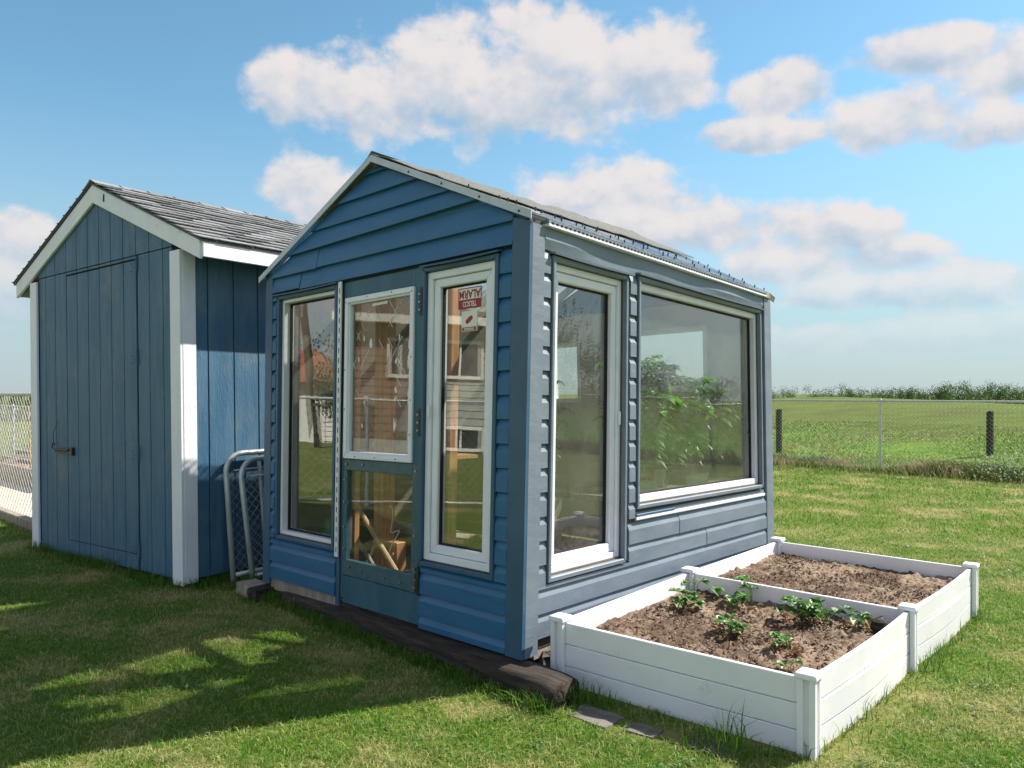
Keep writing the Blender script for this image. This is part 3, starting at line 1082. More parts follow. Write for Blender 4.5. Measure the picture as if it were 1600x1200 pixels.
# floor and interior
MB(gh).box(.08, GW_ - .08, .08, GL_ - .08, -.05, .0).build('floor', 'greywood', G)
BN = part_empty('bench', G)
for u0, u1, w in ((.16, .36, .72), (.38, .58, .72), (.60, .78, .72)):
    MB(gh).box(u0, u1, 1.0, 3.1, w - .03, w).build('slat', 'greywood', BN)
for u in (.2, .68):
    for v in (1.05, 2.0, 2.9):
        MB(gh).box(u, u + .05, v, v + .05, .0, .69).build('leg', 'greywood', BN)
# framing posts behind the door
MB(gh).box(1.69, 1.80, .45, .56, .0, 2.3).build('inner_post', 'wood', G, bevel=.004)
MB(gh).box(1.55, 1.685, .46, .55, .0, .33).build('inner_post', 'wood', G, bevel=.004)
MB(gh).box(1.555, 1.62, .10, .14, .0, 2.05).build('inner_post', 'wood', G, bevel=.003)
MB(gh).box(.66, .76, .10, .17, .0, 2.1).build('inner_post', 'wood', G, bevel=.004)
MB(gh).box(1.15, 2.38, .58, .86, .92, .945).build('shelf', 'wood', G)
MB(gh).box(1.15, 2.38, .72, .98, .34, .37).build('shelf', 'greywood', G)
for v in (.12, 1.02):
    MB(gh).box(.095, .155, v, v + .05, .0, 2.15).build('inner_stud', 'insul', G)

# ------------------------------------------------------------------ things inside the greenhouse


def ghp(u, v, w):
    return Vector(gh(u, v, w))


st = MB().tube([ghp(1.74, .22, .64), ghp(.95, .16, .02)], .016, 8)
tag(st.build('wooden_stick', 'stick', loc=tuple(ghp(.95, .16, .02))), 'thick pale round stick leaning diagonally behind the lower door glass', 'stick', 'sticks behind the door')
st = MB().tube([ghp(1.90, .30, .44), ghp(1.40, .30, .02)], .015, 8)
tag(st.build('wooden_stick', 'greywood', loc=tuple(ghp(1.40, .30, .02))), 'thinner greyer stick leaning behind the pale one in the door', 'stick', 'sticks behind the door')
path = []
c0 = ghp(1.56, .42, .42)
du, dw = (ghp(2.5, .42, .42) - c0).normalized(), Vector((0, 0, 1))
for i in range(44):
    t = i / 43
    path.append(c0 + du * (.035 * math.sin(t * 9) + .03 * math.cos(t * 17) - .02) + dw * (.16 - .36 * t + .045 * math.sin(t * 14)))
tag(MB().tube(path, .0038, 6).build('extension_cord', 'cord', smooth=True, loc=tuple(path[-1])), 'thin white cord hanging in loops behind the lower door glass', 'cord')


def bag(u, v, w, sx, h, label):
    c = ghp(u, v, w)
    rings = []
    n = 22
    rg = random.Random(int(u * 100))
    for k in range(9):
        t = k / 8
        rad = sx * (1 - .25 * t) * (1 if t < .55 else 1 - .62 * (t - .55) / .45)
        rings.append([(c.x + math.cos(2 * math.pi * j / n) * rad * (1 + .16 * mnoise.noise(Vector((j * .9, t * 4, u * 3)))),
                       c.y + math.sin(2 * math.pi * j / n) * rad * .6 * (1 + .22 * mnoise.noise(Vector((j * .9, t * 4, 7)))), c.z + h * t + .012 * mnoise.noise(Vector((j * .7, t * 3, 3)))) for j in range(n)])
    th = thing('plastic_bag', tuple(c), label, 'bag')
    MB().loft(rings).build('bag_body', 'plasticbag', th, smooth=True)
    tp = c + Vector((0, 0, h))
    for s in (-1, 1):
        MB().tube([tp + du * .03 * s + Vector((0, 0, -.02)), tp + du * .045 * s + Vector((0, 0, .05)), tp + du * .02 * s + Vector((0, 0, .09)), tp + du * -.005 * s + Vector((0, 0, .03))], .007, 6).build('handle', 'plasticbag', th, smooth=True)
    # green printed band lying just proud of the front
    q = c - Vector((.6, .75, 0)).normalized() * -0.0
    fr = c + (ghp(u, v - 1, w) - c).normalized() * (sx * .93)
    MB().add([tuple(fr + du * a + Vector((0, 0, b))) for a, b in ((-.07, .09), (.07, .09), (.07, .15), (-.07, .15))] +
             [tuple(fr + du * a + Vector((0, 0, b)) + (ghp(u, v - 1, w) - c).normalized() * .002) for a, b in ((-.07, .09), (.07, .09), (.07, .15), (-.07, .15))],
             [(3, 2, 1, 0), (4, 5, 6, 7), (0, 1, 5, 4), (1, 2, 6, 5), (2, 3, 7, 6), (3, 0, 4, 7)]).build('printed_band', 'leaf', th)


bag(1.62, .70, .945, .17, .38, 'crumpled white plastic bag with green print standing on the shelf inside the door')
bag(1.98, .72, .945, .11, .32, 'narrow white plastic bag beside the larger one on the shelf')
mb = MB()
c = ghp(2.14, .32, .02)
mb.loft([[(c.x + r_ * math.cos(2 * math.pi * j / 14), c.y + r_ * math.sin(2 * math.pi * j / 14), c.z + z) for j in range(14)] for r_, z in ((.09, 0), (.11, .02), (.12, .2), (.10, .30), (.04, .36), (.04, .42))])
tag(mb.build('watering_can', 'green', smooth=True, loc=tuple(c)), 'green plastic jug low in the corner behind the left window', 'jug')


def bush(u, v, w, h, spread, n_stem, seed, label, leafmat='leafin', pot='tray', wilt=False):
    rg = random.Random(seed)
    c = ghp(u, v, w)
    th = thing('potted_plant', tuple(c), label, 'plant', 'plants on the greenhouse bench')
    MB().loft([[(c.x + r_ * math.cos(2 * math.pi * j / 12), c.y + r_ * math.sin(2 * math.pi * j / 12), c.z + z) for j in range(12)] for r_, z in ((.07, 0), (.095, .12), (.10, .125), (.10, .14), (.085, .14), (.08, .10))]).build('pot', pot, th, smooth=False)
    stems, leaves = MB(), MB()
    for i in range(n_stem):
        a = rg.uniform(0, 2 * math.pi)
        hh = h * rg.uniform(.6, 1.0)
        sp_ = spread * rg.uniform(.25, 1)
        pts = []
        for k in range(7):
            t = k / 6
            zz = hh * t if not wilt else hh * (1.9 * t - 1.9 * t * t + .0) - (.22 * t * t)
            pts.append(Vector((c.x + math.cos(a) * sp_ * t ** 1.3 + rg.gauss(0, .006), c.y + math.sin(a) * sp_ * t ** 1.3 + rg.gauss(0, .006), c.z + .12 + zz)))
        stems.tube(pts, [.006 * (1 - .6 * k / 6) for k in range(7)], 5)
        for k in range(1, 7):
            for _ in range(3 if not wilt else 4):
                aa = rg.uniform(0, 2 * math.pi)
                d = Vector((math.cos(aa), math.sin(aa), rg.uniform(-.1, .5)))
                if wilt:
                    d.z = rg.uniform(-1.4, -.5)
                pl = rg.uniform(.04, .09) if not wilt else .015
                p1 = pts[k] + d.normalized() * pl
                stems.tube([pts[k], p1], .0022, 4)
                L = rg.uniform(.085, .135) if not wilt else rg.uniform(.06, .10)
                wd = L * (rg.uniform(.62, .8) if not wilt else .22)
                leaves.leaf(p1, d + Vector((0, 0, -.15)), (0, 0, 1), L, wd, rg.uniform(.1, .55), .18)
                if not wilt:
                    for s in (-1, 1):
                        sd_ = Vector((d.y, -d.x, 0)) * s
                        leaves.leaf(p1 - d.normalized() * .015, d * .35 + sd_, (0, 0, 1), L * .78, wd * .78, rg.uniform(.1, .5), .18)
                        leaves.leaf(p1 - d.normalized() * .05, d * .1 + sd_, (0, 0, 1), L * .6, wd * .6, rg.uniform(.1, .5), .18)
    stems.build('stem', 'leafin' if not wilt else 'leafdry', th)
    leaves.build('foliage', leafmat, th, smooth=False, fix=False)


bush(.30, 1.58, .72, .52, .16, 16, 1, 'bushy green plant at the left of the big window')
bush(.33, 1.95, .72, .74, .20, 20, 2, 'tallest leafy green plant in the middle of the big window')
bush(.31, 2.28, .72, .64, .18, 19, 3, 'bushy green plant right of the middle of the big window')
bush(.33, 2.62, .72, .60, .19, 18, 4, 'paler leafy plant near the right end of the bench')
bush(.58, 2.20, .72, .82, .26, 16, 15, 'leafy plant in the second row of the bench')
bush(.31, 2.93, .72, .46, .16, 13, 6, 'small leafy plant in the rear corner of the bench')
bush(.60, .78, .70, .58, .22, 8, 9, 'leafy plant seen dimly through the narrow side window')
bush(.25, 1.72, .72, .10, .12, 14, 8, 'withered brown plant drooping over the bench edge', 'leafdry', 'tray', True)
MB(gh).box(.45, .75, .62, .92, .0, .70).build('plant_stand', 'greywood', G)
for i, (v, lab) in enumerate(((1.28, 'dark green tray left of the withered plant'), (2.05, 'dark green tray in the middle of the bench front'))):
    tr = MB(gh)
    tr.ring  # hollow tray from five slabs
    tr.box(.16, .30, v, v + .36, .722, .728).box(.16, .165, v, v + .36, .728, .79).box(.295, .30, v, v + .36, .728, .79).box(.165, .295, v, v + .005, .728, .79).box(.165, .295, v + .355, v + .36, .728, .79)
    tag(tr.build('plant_tray', 'tray', loc=tuple(ghp(.23, v + .18, .72))), lab, 'tray', 'trays on the bench')

# ------------------------------------------------------------------ timber sill log and blocks
def log():
    rings = []
    n = 18
    N = 34
    for i in range(N + 1):
        t = i / N
        u = lerp(-.335, 2.27, t)
        v = lerp(-.062, .085, t)
        c = ghp(u, v, 0)
        ztop = ghp(max(u, -.1), 0, 0).z - .004 - .02 * t
        nv = (ghp(0, -1, 0) - ghp(0, 0, 0)).normalized()
        nv.z = 0
        ring = []
        for j in range(n):
            a = 2 * math.pi * j / n
            ca, sa = math.cos(a), math.sin(a)
            k = .55
            x = .115 * math.copysign(abs(ca) ** k, ca)
            z = (ztop + .04) / 2 * math.copysign(abs(sa) ** k, sa)
            r_ = 1 + .04 * mnoise.noise(Vector((ca * 1.5, sa * 1.5, u * 1.6))) + .03 * mnoise.noise(Vector((ca * 5, sa * 5, u * 1.2)))
            if i in (0, N):
                r_ *= .90
            p = c + nv * x * r_
            zz = (ztop - .04) / 2 + z * (r_ if z < 0 else min(r_, 1.0))
            ring.append((p.x, p.y, zz))
        rings.append(ring)
    tag(MB().loft(rings).build('sill_log', 'log', smooth=True, loc=tuple(ghp(-.1, 0, 0) * 1.0)), 'long dark squared log lying under the front of the greenhouse', 'log')


log()


def rough_block(name, mat, c, sx, sy, sz, rot, seed, label, cat, group=None, amp=.1):
    bm = bmesh.new()
    bmesh.ops.create_cube(bm, size=1)
    bmesh.ops.subdivide_edges(bm, edges=bm.edges, cuts=3, use_grid_fill=True)
    for v in bm.verts:
        q = v.co.copy()
        v.co += v.co.normalized() * (amp * mnoise.noise(q * 2.1 + Vector((seed, 0, 0))) - .06 * max(0, q.length - .62))
        v.co = Vector((v.co.x * sx, v.co.y * sy, v.co.z * sz))
    me = bpy.data.meshes.new(name)
    bm.to_mesh(me)
    bm.free()
    me.materials.append(M[mat])
    o = bpy.data.objects.new(name, me)
    o.location = c
    o.rotation_euler = (0, 0, rot)
    COL.objects.link(o)
    return tag(o, label, cat, group)


rough_block('timber_block', 'greywood', (-1.875, 5.665, .025), .20, .16, .12, R(137), 3, 'grey weathered timber block at the left end of the greenhouse sill', 'block')
rough_block('timber_block', 'log', (-1.765, 5.52, .03), .12, .15, .11, R(137), 8, 'reddish broken timber stub beside the grey end block', 'block')
for i, (x, y, sx, sy, rz, lab) in enumerate(((.375, 3.50, .21, .15, -42, 'grey paving stone lying by the end of the log'), (.56, 3.36, .15, .10, -36, 'half-buried grey paving stone along the white bed front'), (.80, 3.20, .14, .10, -30, 'small stone nearly overgrown along the white bed front'))):
    rough_block('paving_stone', 'stone', (x, y, -.014), sx, sy, .05, R(rz), i + 20, lab, 'stone', 'paving stones by the bed', .16)
rough_block('sandy_rock', 'stone', (.20, 4.12, .06), .16, .12, .13, R(30), 44, 'pale rough rock tucked behind the bed post under the siding', 'rock', None, .3)

# ------------------------------------------------------------------ raised bed
POST = {'FL': (.244, 3.927), 'FR': (1.187, 3.131), 'ML': (1.134, 4.995), 'MR': (2.085, 4.117), 'BL': (2.047, 6.038), 'BR': (3.003, 5.127)}
BD = thing('raised_bed', (1.6, 4.55, 0), 'white vinyl two-section raised garden bed along the sunny side of the greenhouse', 'garden bed')
bu = Vector((.765, -.644, 0))
bv = Vector((.66, .751, 0))


def bed_post(key, grooves):
    x, y = POST[key]
    c = Vector((x, y, 0))
    e1, e2 = bu, Vector((.644, .765, 0))
    h, zt = .037, .316
    pf = lambda a, b, z: c + e1 * a + e2 * b + Vector((0, 0, z))
    P_ = part_empty('post', BD)
    # a post with routed slots: plan outline with notches extruded upwards
    g = .012
    d = .016
    out = []
    for k, (dx, dy) in enumerate(((0, -1), (1, 0), (0, 1), (-1, 0))):
        tx, ty = -dy, dx
        a0 = (-h, h)
        pts = [(-h, 0), (-g, 0), (-g, -d), (g, -d), (g, 0)]
        for s, q in pts:
            out.append((dx * (h + q) + tx * s, dy * (h + q) + ty * s))
    MB(pf).loft([[(a, b, -.04) for a, b in out], [(a, b, zt) for a, b in out]]).build('post_body', 'bedwhite', P_, bevel=.0015)
    k = .0445
    MB(pf).loft([[(-k, -k, zt + .001), (k, -k, zt + .001), (k, k, zt + .001), (-k, k, zt + .001)], [(-k, -k, zt + .017), (k, -k, zt + .017), (k, k, zt + .017), (-k, k, zt + .017)],
                 [(-k * .9, -k * .9, zt + .024), (k * .9, -k * .9, zt + .024), (k * .9, k * .9, zt + .024), (-k * .9, k * .9, zt + .024)]]).build('cap', 'bedwhite', P_, bevel=.002)


for k in POST:
    bed_post(k, None)
BOW = {('FR', 'MR'): .022, ('MR', 'BR'): .02, ('FL', 'FR'): .004}
for a, b in (('FL', 'FR'), ('FR', 'MR'), ('MR', 'BR'), ('FL', 'ML'), ('ML', 'BL'), ('ML', 'MR'), ('BL', 'BR')):
    p, q = Vector((*POST[a], 0)), Vector((*POST[b], 0))
    d = (q - p).normalized()
    p, q = p + d * .030, q - d * .030
    nrm = Vector((d.y, -d.x, 0))
    out_ = (p + q) / 2 - Vector((1.62, 4.58, 0))
    if nrm.dot(out_) < 0:
        nrm = -nrm
    bow = BOW.get((a, b), .002)
    for k in range(3):
        z0, z1 = -.012 + k * .1085, .0940 + k * .1085
        if a == 'ML' and b == 'MR' and k == 0:
            continue
        rings = []
        for i in range(13):
            t = i / 12
            c = lerp(p, q, t) + nrm * bow * math.sin(math.pi * t) * (1.0, 1.15, .7)[k]
            th = .011
            rings.append([tuple(c + nrm * o_ + Vector((0, 0, z))) for o_, z in ((-th, z0 + .004), (-th + .004, z0), (th - .004, z0), (th, z0 + .004), (th, z1 - .003), (th - .003, z1), (-th + .003, z1), (-th, z1 - .003))])
        MB().loft(rings).build('board', 'bedwhite', BD)


def soil_patch(name, a, b, c, d, zmid, seed, label):
    a, b, c, d = (Vector((*POST[k], 0)) for k in (a, b, c, d))
    n = 150
    vs = []
    for j in range(n + 1):
        for i in range(n + 1):
            s, t = lerp(.008, .992, i / n), lerp(.008, .992, j / n)
            p = lerp(lerp(a, b, s), lerp(c, d, s), t)
            q = Vector((p.x, p.y, seed))
            z = zmid + .026 * mnoise.noise(q * 2.2) + .016 * mnoise.noise(q * 6) + .012 * mnoise.noise(q * 17) + .011 * mnoise.noise(q * 40) + .03 * max(0, mnoise.noise(q * 24) - .2)
            z += .028 * math.exp(-((t - .95) / .1) ** 2) if name == 'x' else 0
            vs.append((p.x, p.y, z))
    m = n + 1
    fs = [(j * m + i, j * m + i + 1, (j + 1) * m + i + 1, (j + 1) * m + i) for j in range(n) for i in range(n)]
    o = MB().add(vs, fs).build('soil', 'soil', smooth=True, fix=False, loc=tuple((a + b + c + d) / 4))
    tag(o, label, 'soil', kind='stuff')
    return lambda s, t: lerp(lerp(a, b, s), lerp(c, d, s), t) + Vector((0, 0, zmid + .026 * mnoise.noise(Vector((*lerp(lerp(a, b, s), lerp(c, d, s), t)[:2], seed)) * 2.2)))


soilA = soil_patch('soil', 'FL', 'FR', 'ML', 'MR', .212, 1, 'brown crumbly soil filling the front section of the white bed')
soilB = soil_patch('soil', 'ML', 'MR', 'BL', 'BR', .212, 6, 'brown bare soil filling the rear section of the white bed')

# clods, chips and dry litter on the soil
for fn, seed, lab, nn in ((soilA, 3, 'dry leaf litter and clods on the front soil', 3600), (soilB, 4, 'clods and wood chips on the rear soil', 3200)):
    rg = random.Random(seed)
    mbd = MB()
    for i in range(nn):
        s, t = rg.uniform(.05, .95), rg.uniform(.05, .95)
        dens = .5 + .9 * mnoise.noise(Vector((s * 4, t * 4, seed)))
        if rg.random() > dens:
            continue
        p = fn(s, t) + Vector((0, 0, .008))
        a = rg.uniform(0, 6.28)
        if rg.random() < .55:
            mbd.leaf(p, (math.cos(a), math.sin(a), rg.uniform(-.1, .5)), (0, 0, 1), rg.uniform(.012, .04), rg.uniform(.006, .02), rg.uniform(-.3, .5), rg.uniform(.1, .5))
        else:
            r_ = rg.uniform(.004, .013)
            vv = [Vector((rg.gauss(0, 1), rg.gauss(0, 1), rg.gauss(0, .7))).normalized() * r_ * rg.uniform(.7, 1.3) + p for _ in range(4)]
            vv = [p + Vector((r_, 0, 0)), p + Vector((-r_ * .5, r_ * .9, 0)), p + Vector((-r_ * .5, -r_ * .9, 0)), p + Vector((rg.uniform(-.3, .3) * r_, 0, r_ * rg.uniform(.6, 1.3))), p - Vector((0, 0, r_ * .5))]
            mbd.add([tuple(v) for v in vv], [(0, 1, 3), (1, 2, 3), (2, 0, 3), (1, 0, 4), (2, 1, 4), (0, 2, 4)])
    o = mbd.build('leaf_litter', pmat('litter_%d' % seed, (.080, .048, .034), (.24, .165, .115), 55, .9, lo=.4, hi=.6), fix=False, loc=tuple(fn(.5, .5)))
    tag(o, lab, 'litter', kind='stuff')


def strawberry(fn, s, t, n, size, seed, label, dead=0):
    rg = random.Random(seed)
    c = fn(s, t)
    th = thing('strawberry_plant', tuple(c), label, 'plant', 'young strawberry plants in the front bed')
    stem, leaf, dry = MB(), MB(), MB()
    for i in range(n):
        a = rg.uniform(0, 6.28)
        r_ = size * rg.uniform(.25, 1)
        h = size * rg.uniform(.5, 1.35)
        top = c + Vector((math.cos(a) * r_, math.sin(a) * r_, h))
        stem.tube([c + Vector((0, 0, -.01)), c + Vector((math.cos(a) * r_ * .4, math.sin(a) * r_ * .4, h * .75)), top], .0018, 5)
        out = Vector((math.cos(a), math.sin(a), rg.uniform(-.1, .3)))
        for dk in (-1.15, 0, 1.15):
            d = Matrix.Rotation(dk, 3, 'Z') @ out
            L = rg.uniform(.042, .068) * (size / .07) ** .35
            # broad toothed leaflet
            leaf.leaf(top, d, (0, 0, 1), L, L * .95, rg.uniform(.05, .4), .22)
    for i in range(dead):
        a = rg.uniform(0, 6.28)
        p = c + Vector((math.cos(a), math.sin(a), 0)) * size * rg.uniform(.3, 1.3) + Vector((0, 0, .012))
        dry.leaf(p, (math.cos(a + 1), math.sin(a + 1), rg.uniform(0, .6)), (0, 0, 1), rg.uniform(.03, .06), rg.uniform(.02, .035), rg.uniform(-.2, .6), .4)
    stem.build('stem', 'leaf', th)
    leaf.build('foliage', 'leaf', th, fix=False)
    if dead:
        dry.build('withered_leaves', 'leafdry', th, fix=False)


strawberry(soilA, .16, .66, 9, .075, 1, 'bushy strawberry plant nearest the middle left post of the bed', 16)
strawberry(soilA, .10, .88, 3, .11, 2, 'two tall strawberry leaves in front of the middle left post', 4)
strawberry(soilA, .33, .80, 5, .07, 3, 'small strawberry plant below the white divider board', 8)
strawberry(soilA, .36, .93, 4, .11, 4, 'long-stemmed strawberry plant leaning on the divider board', 3)
strawberry(soilA, .49, .46, 8, .06, 5, 'compact strawberry plant alone in the middle of the front soil', 10)
strawberry(soilA, .64, .80, 12, .10, 6, 'largest dark strawberry clump near the divider board', 18)
strawberry(soilA, .74, .84, 8, .10, 12, 'glossy dark-leaved strawberry plant right of the largest clump', 8)
strawberry(soilA, .86, .84, 4, .07, 7, 'sparse strawberry plant by the dark pot', 10)
strawberry(soilA, .75, .42, 5, .06, 8, 'withering strawberry plant on brown litter toward the front', 18)
strawberry(soilA, .84, .22, 2, .035, 9, 'tiny strawberry seedling near the front right post', 3)

c = soilA(.93, .87)
mb = MB()
mb.loft([[(c.x + r_ * math.cos(2 * math.pi * j / 18), c.y + r_ * math.sin(2 * math.pi * j / 18), c.z + z) for j in range(18)] for r_, z in ((.05, -.02), (.046, .03), (.036, .058), (.018, .068), (.004, .07))])
tag(mb.build('upturned_pot', 'log', smooth=False, loc=tuple(c)), 'dark upturned pot in the soil beside the middle right post', 'pot')
rg = random.Random(3)
cc = soilA(.80, .93) + Vector((0, 0, .02))
pts = [cc + Vector((.07 * math.cos(k * .55) + .004 * k * bu.x, .045 * math.sin(k * .55) + .004 * k * bu.y, .02 + .02 * math.sin(k * .9))) for k in range(34)]
tag(MB().tube(pts, .0022, 5).build('black_wire', 'black', smooth=True, loc=tuple(cc)), 'tangled black wire coil on the soil next to the pot', 'wire')

# ------------------------------------------------------------------ shed
SWd, SLd, SHt = 2.55, 2.6, 2.5
sA = Vector((-2.429, 5.81, .031))
sB = Vector((-4.462, 7.35, -.009))
sb = Vector((.604, .797, 0))
sh = trilin(sA, sB, sA + sb * SLd, Vector((-2.456, 5.81, 2.546)), Vector((-4.486, 7.35, 2.501)), Vector((-2.456, 5.81, 2.55)) + sb * SLd, SWd, SLd, SHt)
S = thing('garden_shed', tuple(sh(1.27, 1.3, 0)), 'dark blue plank garden shed with white trim and grey shingle roof', 'shed')


def sf(t, o, w):
    return sh(t, -o, w)


def ssd(t, o, w):
    return sh(-o, t, w)


MB(sh).box(.012, SWd - .012, .012, SLd - .012, .02, 2.5).build('shed_core', 'gap', S)
MB(sh).add([(.02, .013, 2.501), (SWd - .02, .013, 2.501), (1.30, .013, 3.05), (.02, SLd - .013, 2.501), (SWd - .02, SLd - .013, 2.501), (1.30, SLd - .013, 3.05)],
           [(0, 1, 2), (5, 4, 3), (0, 3, 4, 1), (1, 4, 5, 2), (2, 5, 3, 0)]).build('gable_core', 'gap', S)
FW_ = part_empty('front_wall', S)
DR = part_empty('door', S)
gro = [.117, .25, .452, .655, .858, 1.06, 1.263, 1.465, 1.668, 1.871, 2.095, 2.29, 2.43]
gap = .0045
wtop = lambda u: 3.065 - abs(u - 1.305) * .415
d0, d1, dw0, dw1 = .632, 1.885, .15, 2.485


def plank(t0, t1, w0, w1a, w1b, parent, o1=.004, sp=sf, name='plank'):
    return MB(sp).add([(t0, -.012, w0), (t1, -.012, w0), (t1, -.012, w1b), (t0, -.012, w1a), (t0, o1, w0), (t1, o1, w0), (t1, o1, w1b), (t0, o1, w1a)],
                      [(0, 3, 2, 1), (4, 5, 6, 7), (0, 1, 5, 4), (1, 2, 6, 5), (2, 3, 7, 6), (3, 0, 4, 7)]).build(name, 'shed', parent, bevel=.0025)


for a, b in zip(gro[:-1], gro[1:]):
    a_, b_ = a + gap, b - gap
    jit = random.uniform(0, .0015)
    # above the seam
    if a_ < 1.305 < b_:
        plank(a_, 1.3045, 2.513, wtop(a_), wtop(1.305), FW_, .006 + jit)
        plank(1.3055, b_, 2.513, wtop(1.305), wtop(b_), FW_, .006 + jit)
    else:
        plank(a_, b_, 2.513, max(2.52, wtop(a_)), max(2.52, wtop(b_)), FW_, .006 + jit)
    if b_ <= d0 + .03 or a_ >= d1 - .03:
        plank(a_, b_ if b_ < d0 or a_ > 1.5 else min(b_, d0 - .004), .03, 2.507, 2.507, FW_, .004 + jit)
    else:
        x0, x1 = max(a_, d0 + .010), min(b_, d1 - .014)
        plank(x0, x1, dw0 + .006, dw1 - .012, dw1 - .012, DR, .002 + jit)
        plank(a_, b_, .03, dw0, dw0, FW_, .004 + jit)
        if dw1 + .002 < 2.507:
            plank(a_, b_, dw1 + .001, 2.507, 2.507, FW_, .004 + jit)
for w in (2.44, 1.712, .955, .2):
    hb = MB(sf)
    hb.box(.618, .640, .0105, .016, w - .06, w + .06).tube([(.629, .017, w - .062), (.629, .017, w + .062)], .007, 8)
    hb.build('hinge', 'shed', DR)
    for k in (-.03, 0, .03):
        MB(sf).tube([(.70 + abs(k), .004, w - .02 + k), (.70 + abs(k), .007, w - .02 + k)], .005, 6).build('hinge_bolt', 'dark', DR)
lt = MB(sf)
lt.box(1.76, 2.10, .008, .018, .915, .955)
lt.tube([(1.80, .03, .945), (2.06, .03, .945)], .012, 8)
lt.tube([(2.06, .03, .945), (2.10, .04, .965), (2.115, .03, 1.0), (2.09, .03, 1.01), (2.075, .03, .98)], .006, 6)
lt.box(1.74, 1.80, .008, .03, .90, .97)
lt.build('latch', 'dark', DR, bevel=.002)
MB(sf).tube([(2.10, .03, 1.0), (2.07, .04, 1.1), (2.02, .035, 1.17), (1.99, .03, 1.2)], .0025, 5).build('latch_wire', 'dark', DR)
# side planks
SWl = part_empty('side_wall', S)
sg = [.103, .211, .432, .653, .874, 1.095, 1.316, 1.537, 1.758, 1.979, 2.2, 2.421, 2.6]
for a, b in zip(sg[:-1], sg[1:]):
    plank(a + gap, b - gap, .03, 2.52, 2.52, SWl, .004 + random.uniform(0, .0015), ssd)
# white corner boards
MB(sf).box(-.022, .114, .0065, .028, -.005, 2.47).build('corner_board', 'whitepaint', S, bevel=.003)
MB(ssd).box(-.006, .101, .0045, .024, .005, 2.5).build('corner_board', 'whitepaint', S, bevel=.003)
MB(sf).box(2.435, 2.57, .0065, .028, -.005, 2.48).build('corner_board', 'whitepaint', S, bevel=.003)
